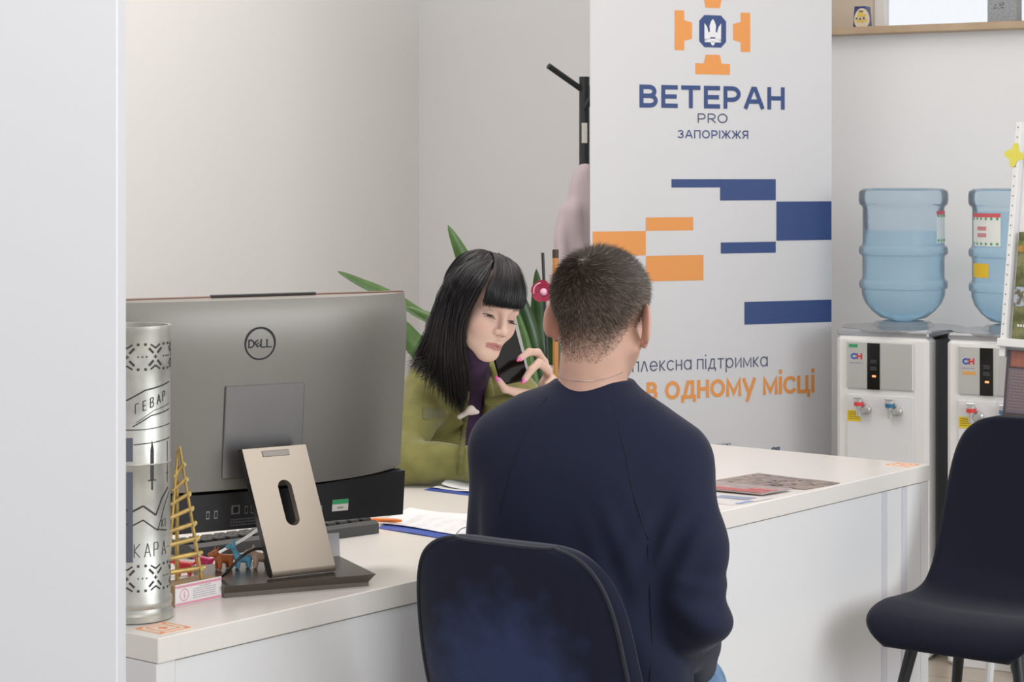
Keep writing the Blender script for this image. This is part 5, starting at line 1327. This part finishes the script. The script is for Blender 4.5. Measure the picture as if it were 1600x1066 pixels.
# neck chain
ch = []
for k in range(34):
    a = math.radians(200+140*k/33); ch.append(ml(.003+.066*math.cos(a), .010+.072*math.sin(a), 1.133-.012*math.sin(math.radians(180*k/33))+.004))
bn = np.array([v_ for v_ in mvs if 1.08 < v_[2] < 1.18])
def snapb(p, out=.0016):
    i = np.argmin(((bn-p)**2).sum(1)); return p*0+bn[i]+out*nrm_((bn[i]-ml(0, .01, 0))*np.array([1, 1, 0]))
chp = np.array([snapb(p_) for p_ in ch])
for _ in range(5): chp[1:-1] = chp[:-2]*.25+chp[1:-1]*.5+chp[2:]*.25
mb = MB(); mb.tube(chp, .0005, 6)
for p_ in bez(chp, 90)[::2]: mb.lathe([(0, -.0009), (.0009, 0), (0, .0009)], p_, 6)
mb.build('neck_chain', mat('silver_chain', (.75, .70, .66), .2, .9), man, world=True)

# ---- the woman
wo = np.array([.02, 5.62, 0])
wom = thing('person', 'woman with long black hair in an olive fleece jacket holding a phone to her ear', 'person', tuple(wo))
wf_ = nrm_([.60, -.80, 0]); wr_ = np.array([wf_[1], -wf_[0], 0]); WRm = np.stack([wr_, wf_, [0, 0, 1]], 1)     # right, front, up
skw = np.array([.70, .475, .385])
sR, sL = P(676, 604, 5.15), P(792, 612, 5.36); nb = P(728, 600, 5.24); chest = P(722, 665, 5.27); hip = P(735, 0, 5.50); hip[2] = .52
eRw, wRw = P(612, 722, 4.93), P(775, 724, 4.90)
eLw, wLw = P(912, 704, 5.13), P(868, 628, 5.06)
HYAW, HPIT, HROL = 180-36, 27, 0
hcw = P(753, 481, 4.97)
def head_R(yaw_right, pitch, roll):
    """face direction turned yaw_right degrees from the camera to picture right"""
    f = np.array([math.sin(math.radians(yaw_right)), -math.cos(math.radians(yaw_right)), 0])
    r = np.cross(f, [0, 0, 1]); u_ = np.array([0, 0, 1.]); p = math.radians(pitch)
    f2 = f*math.cos(p)-u_*math.sin(p); u2 = u_*math.cos(p)+f*math.sin(p); q = math.radians(roll)
    r3 = r*math.cos(q)+u2*math.sin(q); u3 = u2*math.cos(q)-r*math.sin(q)
    return np.stack([r3, f2, u3], 1)
WH = head_R(35, 9, 15); ws = 1.08
def ww_(p): return WH @ (np.array(p)*ws)+hcw
wp_ = head_prims((WH, hcw, ws), False)
axis = (chest-hip)/np.linalg.norm(chest-hip)
def spine(off=0.0, k=.04, chestw=.0):
    pr = []
    for a, b, ra, rb, sq in ((hip, hip*.5+chest*.5, .155, .130, .72), (hip*.5+chest*.5, chest, .130, .138, .74), (chest, nb-[0, 0, .035], .138, .085, .72)):
        pr.append(cap(a, b, ra+off, rb+off, k=k, sc=(wf_, sq)))
    pr.append(cap(sR*.7+nb*.3-[0, 0, .01], sL*.7+nb*.3-[0, 0, .01], .052+off, .052+off, k=.05))
    return pr
wbody = spine(-.02)+wp_
wbody += [cap(ww_((0, -.022, -.045)), nb-[0, 0, .02], .043, .050, k=.02)]
wbody += [cap(sR, eRw, .040, .034, k=.03), cap(eRw, wRw, .034, .024, k=.02), cap(sL, eLw, .040, .034, k=.03), cap(eLw, wLw, .034, .023, k=.02)]
wbody += [cap(hip, hip+wf_*.38+[0, 0, .03], .075, .062, k=.04), cap(hip+wf_*.36+wr_*.08+[0, 0, .0], hip+wf_*.36+[0, 0, -.42], .055, .04, k=.03)]
wbody += hand(wRw+nrm_(wRw-eRw)*.03+[0, 0, -.02], hand_frame(wRw-eRw, (0, 0, 1), -1), curl=14, sc=.92)
# left hand around the phone: explicit finger paths
PHY = 5.045
fingers = {
 'index': ([P(858, 590, 5.10), P(850, 566, 5.07), P(840, 551, 5.05), P(827, 550, 5.015), P(813, 560, 4.992)], [.0110, .0102, .0097, .0090, .0076]),
 'middle': ([P(862, 598, 5.10), P(856, 578, 5.06), P(842, 567, 5.03), P(830, 578, 5.005), P(820, 593, 4.995)], [.0112, .0104, .0100, .0092, .0078]),
 'ring': ([P(868, 608, 5.11), P(868, 596, 5.08), P(862, 592, 5.06), P(855, 600, 5.05), P(850, 612, 5.05)], [.0098, .0090, .0086, .0080, .0068]),
 'little': ([P(868, 620, 5.11), P(872, 610, 5.08), P(870, 606, 5.07), P(864, 612, 5.06), P(860, 622, 5.06)], [.0088, .0080, .0076, .0070, .0062]),
 'thumb': ([P(858, 622, 5.09), P(832, 617, 5.05), P(806, 613, 5.02), P(789, 608, 5.005), P(779, 594, 5.0)], [.0135, .0125, .0105, .0095, .0072])}
for nm, (pp, rr) in fingers.items():
    for i in range(4): wbody.append(cap(pp[i], pp[i+1], rr[i], rr[i+1], k=.0035 if i else .008))
wbody += [cap(P(862, 626, 5.09), P(858, 598, 5.10), .022, .020, k=.010), cap(wLw, P(862, 618, 5.09), .023, .024, k=.012), ell(P(852, 606, 5.085), (.018, .020, .026), k=.010)]
def wom_col(vs):
    h = (vs-hcw) @ WH/ws; x, y, z = h.T; c = np.tile(skw, (len(vs), 1)); c *= (1-.05*(noise3(vs, 110, 1)*.5+.5))[:, None]
    face = y > .03
    def mixc(m, col, a):
        nonlocal c
        m = (m*a)[:, None]; c = c*(1-m)+np.array(col)*m
    ax = np.abs(x)
    mixc(np.exp(-((ax-.040)**2/.00022+(z+.030)**2/.00025))*face, (.62, .27, .22), .30)
    z = z+.13*ax*(y > .06)*(z < -.045)+.0035*(z < -.045)
    lipz = np.where(z > -.0622, (.0078-.10*ax-.0016*np.exp(-(x/.004)**2))-(z+.0622), (.0100-.16*ax)+(z+.0622)); lip = np.clip(lipz/.0012, 0, 1)*(ax < .0205)*face*(y > .066)
    mixc(lip, (.43, .165, .155), .85)
    mixc(np.clip(1-np.abs(z+.0622)/.0011, 0, 1)*(ax < .0175)*face*(y > .07), (.20, .05, .05), .75)
    z = h[:, 2]
    brow = np.clip(1-np.abs(z-(.0175+.10*(ax-.025)-5.0*(ax-.036)**2*(ax > .036)))/.0030, 0, 1)*(ax > .014)*(ax < .050)*face
    mixc(np.sqrt(brow), (.045, .028, .022), .75)
    # lowered lids, shadowed skin and lash line
    mixc(np.exp(-((ax-.031)**2/.00013+(z-.000)**2/.000045))*face, (.42, .24, .20), .40)
    ex = (ax-.0308)/.0128; zc = -.0082-9*(ax-.0305)**2+.04*(ax-.0305); hh_ = .0021*np.clip(1-ex*ex, 0, 1)
    slit = np.clip((hh_-np.abs(z-zc))/.0006+.5, 0, 1)*(np.abs(ex) < 1)*face; iris = np.clip((.0062-np.abs(ax-.0300))/.0008, 0, 1)
    mixc(slit*(1-iris), (.42, .34, .31), .85); mixc(slit*iris, (.035, .022, .016), .95)
    lash = np.clip(1-np.abs(z-(zc+hh_+.0006))/.0016, 0, 1)*(np.abs(ex) < 1.12)*face
    mixc(np.sqrt(lash), (.012, .008, .008), .95)
    mixc(np.exp(-((z-(zc-.0042))/.0022)**2)*(np.abs(ex) < 1)*face, (.48, .28, .24), .30)
    mixc(np.clip(1-np.hypot((ax-.0065)/.0034, (z+.0432)/.0026), 0, 1)*face*(y > .085), (.14, .04, .03), .9)
    return c
wvs, wfs = sdf_arrays(wbody, .0026, 1)
def in_face(p, m): h = (p-hcw) @ WH/ws; return (h[:, 1] > .012+m) & (np.abs(h[:, 0]) < .066-m) & (h[:, 2] > -.112+m) & (h[:, 2] < .062-m)
fvs, ffs = sdf_arrays(wp_, .00125, 1)
keepc = ~in_face(wvs[wfs].mean(1), .0035); keepf = in_face(fvs[ffs].mean(1), 0)
ffs = ffs[keepf]; uf, iv = np.unique(ffs, return_inverse=True); ffs = iv.reshape(-1, 4)+len(wvs); fvs = fvs[uf]
avs = np.concatenate([wvs, fvs]); afs = np.concatenate([wfs[keepc], ffs]); ua, iv = np.unique(afs, return_inverse=True); avs = avs[ua]; afs = iv.reshape(-1, 4)
arr_mesh('body', avs, afs, skin, wom, wom_col(avs))
# lashes: fine tapering hairs on the lowered lids
cu_l = []; ra_l = []
for s_ in (-1, 1):
    for k in range(22):
        a = k/21; x = s_*(.0185+.0245*a); y = .0815-.0075*a; p0 = ww_((x, y+.001, -.0088-12*(abs(x)-.0305)**2)); p2 = ww_((x+s_*.003*(a-.2), y+.0060, -.0125+.003*a)); pm2 = ww_((x+s_*.001*(a-.2), y+.0040, -.0115))
        cu_l.append(bez([p0, pm2, p2], 5)); ra_l.append(np.array([.00035, .0003, .00025, .0002, .0001]))
lashm = mat('lash_black', (.008, .006, .006), .6); tubes('eyelashes', cu_l, ra_l, 4, lashm, wom)
# nails
nailm = mat('nail_pink', (.78, .16, .50), .15, coat=.5); nail_r = mat('nail_red_tip', (.72, .05, .20), .15, coat=.5)
for nm in ('index', 'middle', 'ring', 'little', 'thumb'):
    pp, rr = fingers[nm]; d_ = nrm_(pp[4]-pp[3]); cen = pp[4]+np.array([0, -rr[4]*.62, 0])+d_*.001
    side = nrm_(np.cross(d_, [0, 1, 0])); up_ = nrm_(np.cross(side, d_)); up_ = up_*(-1 if up_[1] > 0 else 1); Rn = np.stack([side, d_, up_], 1)
    nl = sdf('fingernail', [ell(cen, (.0048, .0095, .0028), R=Rn, k=.001)], .0009, nailm, wom)
    sdf('nail_tip', [ell(cen+d_*.0085, (.0040, .0042, .0022), R=Rn, k=.001)], .0009, nail_r, nl)
# phone, held: a thing of its own
up_ph = nrm_(P(779, 500, 5.075)-P(806, 598, 5.035)); ph_n = nrm_(np.cross(nrm_(P(822, 590, 5.05)-P(791, 604, 5.02)), up_ph)); ph_n = ph_n*(-1 if ph_n[1] > 0 else 1); ph_x = np.cross(up_ph, ph_n)
PR = np.stack([ph_x, up_ph, ph_n], 1); phc = P(791, 549, 5.058)
ph = thing('mobile_phone', 'black mobile phone in the woman\'s hand against her cheek', 'phone', tuple(phc))
MB(PR, phc).box((0, 0, 0), (.078, .158, .008), b=.0035).build('phone_body', mat('phone_black', (.006, .006, .007), .25), ph, world=True, smooth=True)
MB(PR, phc).box((0, 0, .0042), (.073, .152, .0006)).build('phone_screen', mat('screen_black', (.002, .002, .002), .12), ph, world=True)
MB(PR, phc).box((.0393, .02, 0), (.0012, .10, .005)).build('phone_edge', mat('phone_edge_silver', (.45, .45, .46), .2, .9), ph, world=True)

# purple shirt
shirt = mat('shirt_purple', (.050, .016, .068), .8, bump=(900, .2, .0005), var=(12, (.035, .012, .05), .4, .6))
sdf('shirt', spine(.0)+[cap(nb-[0, 0, .03], nb+[0, 0, .012], .058, .050, k=.02), cap(nb+[0, 0, .0], ww_((0, .004, -.085)), .055, .046, k=.02)], .006, shirt, wom, disp=lambda p, n: .0015*noise3(p, 40, 2))
# fleece jacket
olive = mat('fleece_olive', (.200, .190, .056), .95, sheen=.25, bump=(420, .5, .0012), var=(30, (.165, .155, .045), .35, .65))
fr = P(735, 0, 5.0)
def jdisp(p, n):
    d = .0032*noise3(p, 26, 7)+.0014*noise3(p, 60, 11)
    m = np.clip(1-np.abs(p[:, 2]-.80)/.06, 0, 1)*(p[:, 1] < 5.06); return d+m*.0045*np.sin(p[:, 0]*60+p[:, 2]*50)
jk = spine(.022)+[cap(sR, eRw, .060, .052, k=.05), cap(eRw, wRw-nrm_(wRw-eRw)*.01, .052, .040, k=.03), cap(sL, eLw, .060, .052, k=.05), cap(eLw, wLw, .052, .040, k=.03)]
jk += [cap(sR*.9+nb*.1-[0, 0, .01], nb-[0, 0, .01], .052, .050, k=.04), cap(sL*.9+nb*.1-[0, 0, .01], nb-[0, 0, .01], .052, .050, k=.04)]
c1_, c2_, c3_ = P(739, 585, 5.20), P(737, 650, 5.165), P(741, 760, 5.20)
jk += [cap(c1_+wf_*.05, c2_+wf_*.03, .036, .031, k=.012, sub=True), cap(c2_+wf_*.03, c3_+wf_*.03, .033, .048, k=.012, sub=True), ell(nb+[0, 0, .030], (.062, .062, .05), k=.01, sub=True), cap(nb+wf_*.05+[0, 0, .02], c1_+wf_*.06, .036, .038, k=.01, sub=True),
       ]
jk.append(cap(wLw+(wLw-eLw)*.02, wLw+(wLw-eLw)*.35, .060, .06, k=.004, sub=True))
jo = sdf('fleece_jacket', jk, .0045, olive, wom, disp=jdisp)
olive_d = mat('fleece_seam', (.12, .115, .035), .9)
# collar flaps, zip placket, cuff and reflective chest stripe
jv = np.array([v_.co[:] for v_ in jo.data.vertices])+wo
def jsnap(p, out=.001):
    i = np.argmin(((jv-p)**2).sum(1)); return jv[i]+np.array([0, -out, 0])
def lapel(pts, w, nm, m, th=.006):
    c = bez(pts, 18); vs = []; n = len(c)
    prs = [cap(c[i], c[i+1], w[0]*(1-i/n)+w[1]*i/n, w[0]*(1-(i+1)/n)+w[1]*(i+1)/n, k=.006) for i in range(n-1)]
    sdf(nm, prs, .003, m, jo, disp=lambda p, n_: .001*noise3(p, 60, 3))
def jproj(px, py, out=.002, Yf=5.15):
    d_ = np.array([(px-800)/F, 1, -(py-HZ)/F]); o_ = np.array([0, 0, EYE]); q = jv[jv[:, 1] < 5.45]
    t = ((q-o_) @ d_)/(d_ @ d_); dist = np.linalg.norm(q-o_-t[:, None]*d_, axis=1); c_ = q[dist < .008]
    return (o_+d_*(c_[:, 1].min() if len(c_) else Yf))-d_*out
lapel([jproj(*q) for q in ((678, 562), (690, 574), (704, 590), (718, 612), (726, 640))], (.013, .007), 'collar_flap', olive)
lapel([jproj(*q) for q in ((722, 606), (727, 640), (724, 670), (722, 700), (718, 740))], (.0065, .0065), 'zip_placket', olive_d)
lapel([jproj(*q) for q in ((752, 578), (760, 592), (764, 615), (763, 650))], (.013, .010), 'collar_flap', olive)
lapel([P(762, 628, 5.07), P(790, 623, 5.06), P(815, 619, 5.055), P(842, 622, 5.05)], (.009, .009), 'cuff_fold', olive)
def spatch(x0, x1, y0, y1, Y, m, nm):
    vs = []; nx, ny = 14, 8
    for j in range(ny+1):
        for i in range(nx+1):
            px = x0+(x1-x0)*i/nx; py = y0+(y1-y0)*j/ny+ (px-x0)*.14
            d_ = np.array([(px-800)/F, 1, -(py-HZ)/F]); o_ = np.array([0, 0, EYE])
            q = jv[(jv[:, 1] < 5.35)]; t = ((q-o_) @ d_)/(d_ @ d_); dist = np.linalg.norm(q-o_-t[:, None]*d_, axis=1); c_ = q[dist < .007]
            vs.append((c_[np.argmin(c_[:, 1])] if len(c_) else o_+d_*Y)-d_*.0025)
    MB().add(vs, [(j*(nx+1)+i, j*(nx+1)+i+1, (j+1)*(nx+1)+i+1, (j+1)*(nx+1)+i) for j in range(ny) for i in range(nx)]).build(nm, m, jo, world=True, smooth=True)
spatch(664, 699, 634, 652, 5.1, mat('stripe_grey_olive', (.15, .145, .07), .7), 'chest_stripe')
# cream scalloped ornament on the shirt
orn_pts = [(713, 648), (722, 638), (731, 634), (737, 628), (743, 633), (749, 640), (750, 648), (738, 649), (731, 648), (726, 655), (716, 657)]
oc2 = P(732, 644, 5.055)
prs = [ell(P(736, 641, 5.06), (.011, .006, .012), k=.006), ell(P(743, 644, 5.06), (.010, .006, .006), k=.006), cap(P(732, 643, 5.06), P(718, 652, 5.06), .007, .006, k=.006)]
sdf('cream_ornament', prs, .0018, mat('ornament_cream', (.82, .70, .62), .6), wom)
# dark trousers
trm = mat('trousers_black', (.012, .012, .015), .8)
sdf('trousers', [ell(hip, (.17, .13, .10), R=WRm, k=.05), cap(hip-wr_*.07, hip-wr_*.09+wf_*.38, .085, .065, k=.03), cap(hip+wr_*.07, hip+wr_*.09+wf_*.38, .085, .065, k=.03),
                 cap(hip-wr_*.09+wf_*.38, hip-wr_*.09+wf_*.40-[0, 0, .42], .06, .045, k=.03), cap(hip+wr_*.09+wf_*.38, hip+wr_*.09+wf_*.40-[0, 0, .42], .06, .045, k=.03)], .009, trm, wom)
for s_ in (-1, 1): sdf('shoe', [cap(hip+wr_*s_*.09+wf_*.38-[0, 0, .475], hip+wr_*s_*.09+wf_*.52-[0, 0, .48], .042, .036, k=.02)], .006, MATS['shoe_black'], wom)

# hair: dark cap over the skull, curtain at the temple, fringe
hairb = bpy.data.materials.new('long_black_hair'); hairb.use_nodes = True; _b = hairb.node_tree.nodes['Principled BSDF']
_b.inputs['Base Color'].default_value = (.008, .007, .009, 1); _b.inputs['Roughness'].default_value = .34; _b.inputs['Specular IOR Level'].default_value = .5
hb = [ell(ww_((0, -.022, .036)), (.0785, .100, .0890), R=WH, k=.02), ell(ww_((0, -.05, -.01)), (.068, .070, .075), R=WH, k=.03)]
for _p in hb: _p.r *= 1.1
ck = lambda *a: [P(x_, y_+2, Y_-.115+.075*min(1, max(0, (y_-480)/140))) for x_, y_, Y_ in a]
cur = [ck((768, 408, 5.12), (722, 424, 5.10), (698, 462, 5.08), (682, 505, 5.07), (668, 545, 5.09), (656, 575, 5.12)),
       ck((766, 410, 5.09), (728, 430, 5.06), (710, 468, 5.045), (698, 512, 5.04), (692, 560, 5.06), (688, 600, 5.07)),
       ck((765, 410, 5.07), (735, 436, 5.04), (720, 470, 5.025), (713, 515, 5.02), (711, 565, 5.03), (714, 620, 5.055)),
       ck((740, 480, 5.16), (725, 520, 5.15), (720, 560, 5.15), (722, 600, 5.13))]
crad = [(.016, .020, .024, .026, .018, .006), (.018, .024, .026, .024, .018, .006), (.020, .020, .017, .015, .013, .006), (.035, .04, .03, .01)]
for c_, r_ in zip(cur, crad):
    for i in range(len(c_)-1): hb.append(cap(c_[i], c_[i+1], r_[i]*.85, r_[i+1]*.85, k=.018))
# open the face region
hb += [ell(ww_((-.048, .085, .018)), (.032, .045, .042), R=WH, k=.008, sub=True), ell(ww_((0.0, .085, -.045)), (.060, .075, .080), R=WH, k=.008, sub=True), ell(ww_((-.020, .10, .020)), (.045, .05, .040), R=WH, k=.008, sub=True)]
sdf('hair', hb, .003, hairb, wom, disp=lambda p, n: .0008*noise3(p, 160, 5))
# strands
rs = np.random.RandomState(11); curves = []; radii = []
def strands(guides, n, jit, r0, nseg=16, tip=.5):
    G = [bez(g, nseg) for g in guides]
    for _ in range(n):
        a = rs.rand()*(len(G)-1); i = int(a); f = a-i; c = G[i]*(1-f)+G[i+1]*f
        j = rs.randn(3)*jit; j2 = rs.randn(3)*jit*.8; tt = np.linspace(0, 1, nseg)[:, None]
        ln_ = max(5, int(round(nseg*rs.uniform(.80, 1.0)))); cc = (c+j*np.minimum(1, tt*3)+j2*tt**2)[:ln_]
        curves.append(cc); radii.append(r0*rs.uniform(.6, 1.2)*np.interp(np.linspace(0, 1, ln_), [0, .15, .75, 1], [.5, 1, .9, .12]))
cr_ = ww_((.005, -.012, .121))                # parting point near the crown
cu_outer = ck((772, 401, 5.11), (735, 404, 5.10), (703, 434, 5.08), (684, 475, 5.065), (668, 518, 5.07), (652, 548, 5.09), (636, 574, 5.10))
cu_out2 = ck((772, 402, 5.07), (735, 410, 5.05), (708, 444, 5.03), (692, 490, 5.02), (682, 535, 5.03), (672, 570, 5.05), (664, 598, 5.06))
cu_mid = ck((772, 403, 5.05), (738, 416, 5.02), (714, 454, 5.005), (702, 505, 5.0), (698, 555, 5.01), (702, 600, 5.03), (706, 636, 5.05))
cu_in = ck((770, 404, 5.04), (742, 424, 5.01), (723, 458, 4.995), (714, 510, 4.99), (714, 560, 5.0), (719, 605, 5.02), (722, 645, 5.045))
cu_face = ck((770, 407, 5.03), (760, 430, 4.985), (744, 458, 4.975), (724, 500, 4.985), (724, 545, 4.995), (730, 585, 5.015), (728, 618, 5.04))
strands([cu_outer, cu_out2, cu_mid, cu_in, cu_face], 2300, .0046, .0010)
strands([ck((700, 520, 5.08), (680, 545, 5.08), (655, 556, 5.07), (636, 562, 5.06)), ck((700, 530, 5.06), (690, 560, 5.05), (668, 580, 5.045), (652, 584, 5.04)), ck((712, 560, 5.02), (708, 600, 5.02), (716, 630, 5.03), (722, 650, 5.045))], 130, .006, .0007)
# crown towards the back and right side
def on_head(th_a, ph_a, r=1.0):              # direction on the hair cap: th from the top, ph around (0 = face)
    t = math.radians(th_a); p = math.radians(ph_a)
    return ww_((math.sin(t)*math.sin(p)*.0765*r, -.022+math.sin(t)*math.cos(p)*.098*r, .036+math.cos(t)*.0870*r))
sg = []
for ph_a in range(-180, 181, 15):
    sg.append([on_head(8, ph_a), on_head(30, ph_a), on_head(55, ph_a), on_head(80, ph_a)+np.array([0, 0, -.004]), on_head(98, ph_a, 1.0)+np.array([0, 0, -.010])])
side_g = [g for g, ph_a in zip(sg, range(-180, 181, 15)) if abs(ph_a) > 75]
half = len(side_g)//2
strands(side_g[:half], 800, .0016, .0010, 12); strands(side_g[half:], 800, .0016, .0010, 12)
# fringe: from the crown over the forehead, cut straight above the eyes
def fringe_line(a):                          # a: 0 near the temple (picture left) .. 1 far side
    x = -.030+.098*a*.92; th = x/.075
    y0 = .085*math.cos(th*.82)
    end_z = .024-.015*a
    pts_ = [(x*.25, -.010, .1225), (x*.55, .036, .1165), (x*.80, .071, .088), (x*.98, .0925*math.cos(th*.62), .055), (x*1.04, .0985*math.cos(th*.62), .030), (x*1.04, .0975*math.cos(th*.60), end_z)]
    return [ww_(q) for q in pts_]
fg_ = [fringe_line(a) for a in np.linspace(0, 1, 12)]
strands(fg_, 1500, .0014, .0009, 14)
strands([[q+WH @ np.array([0, -.004, 0]) for q in g] for g in fg_], 900, .0012, .0011, 14)
strands([[ww_((0, -.005, .125)), ww_((-.022, .045, .112)), ww_((-.036, .078, .075)), ww_((-.042, .088, .045)), ww_((-.034, .096, .026))], fg_[0]], 60, .0016, .0007, 14)
strands([[q_ for q_ in g[:3]] for g in sg], 1500, .0012, .0010, 10)
tubes('hair_strands', curves, radii, 5, hairb, wom)['kind'] = 'stuff'
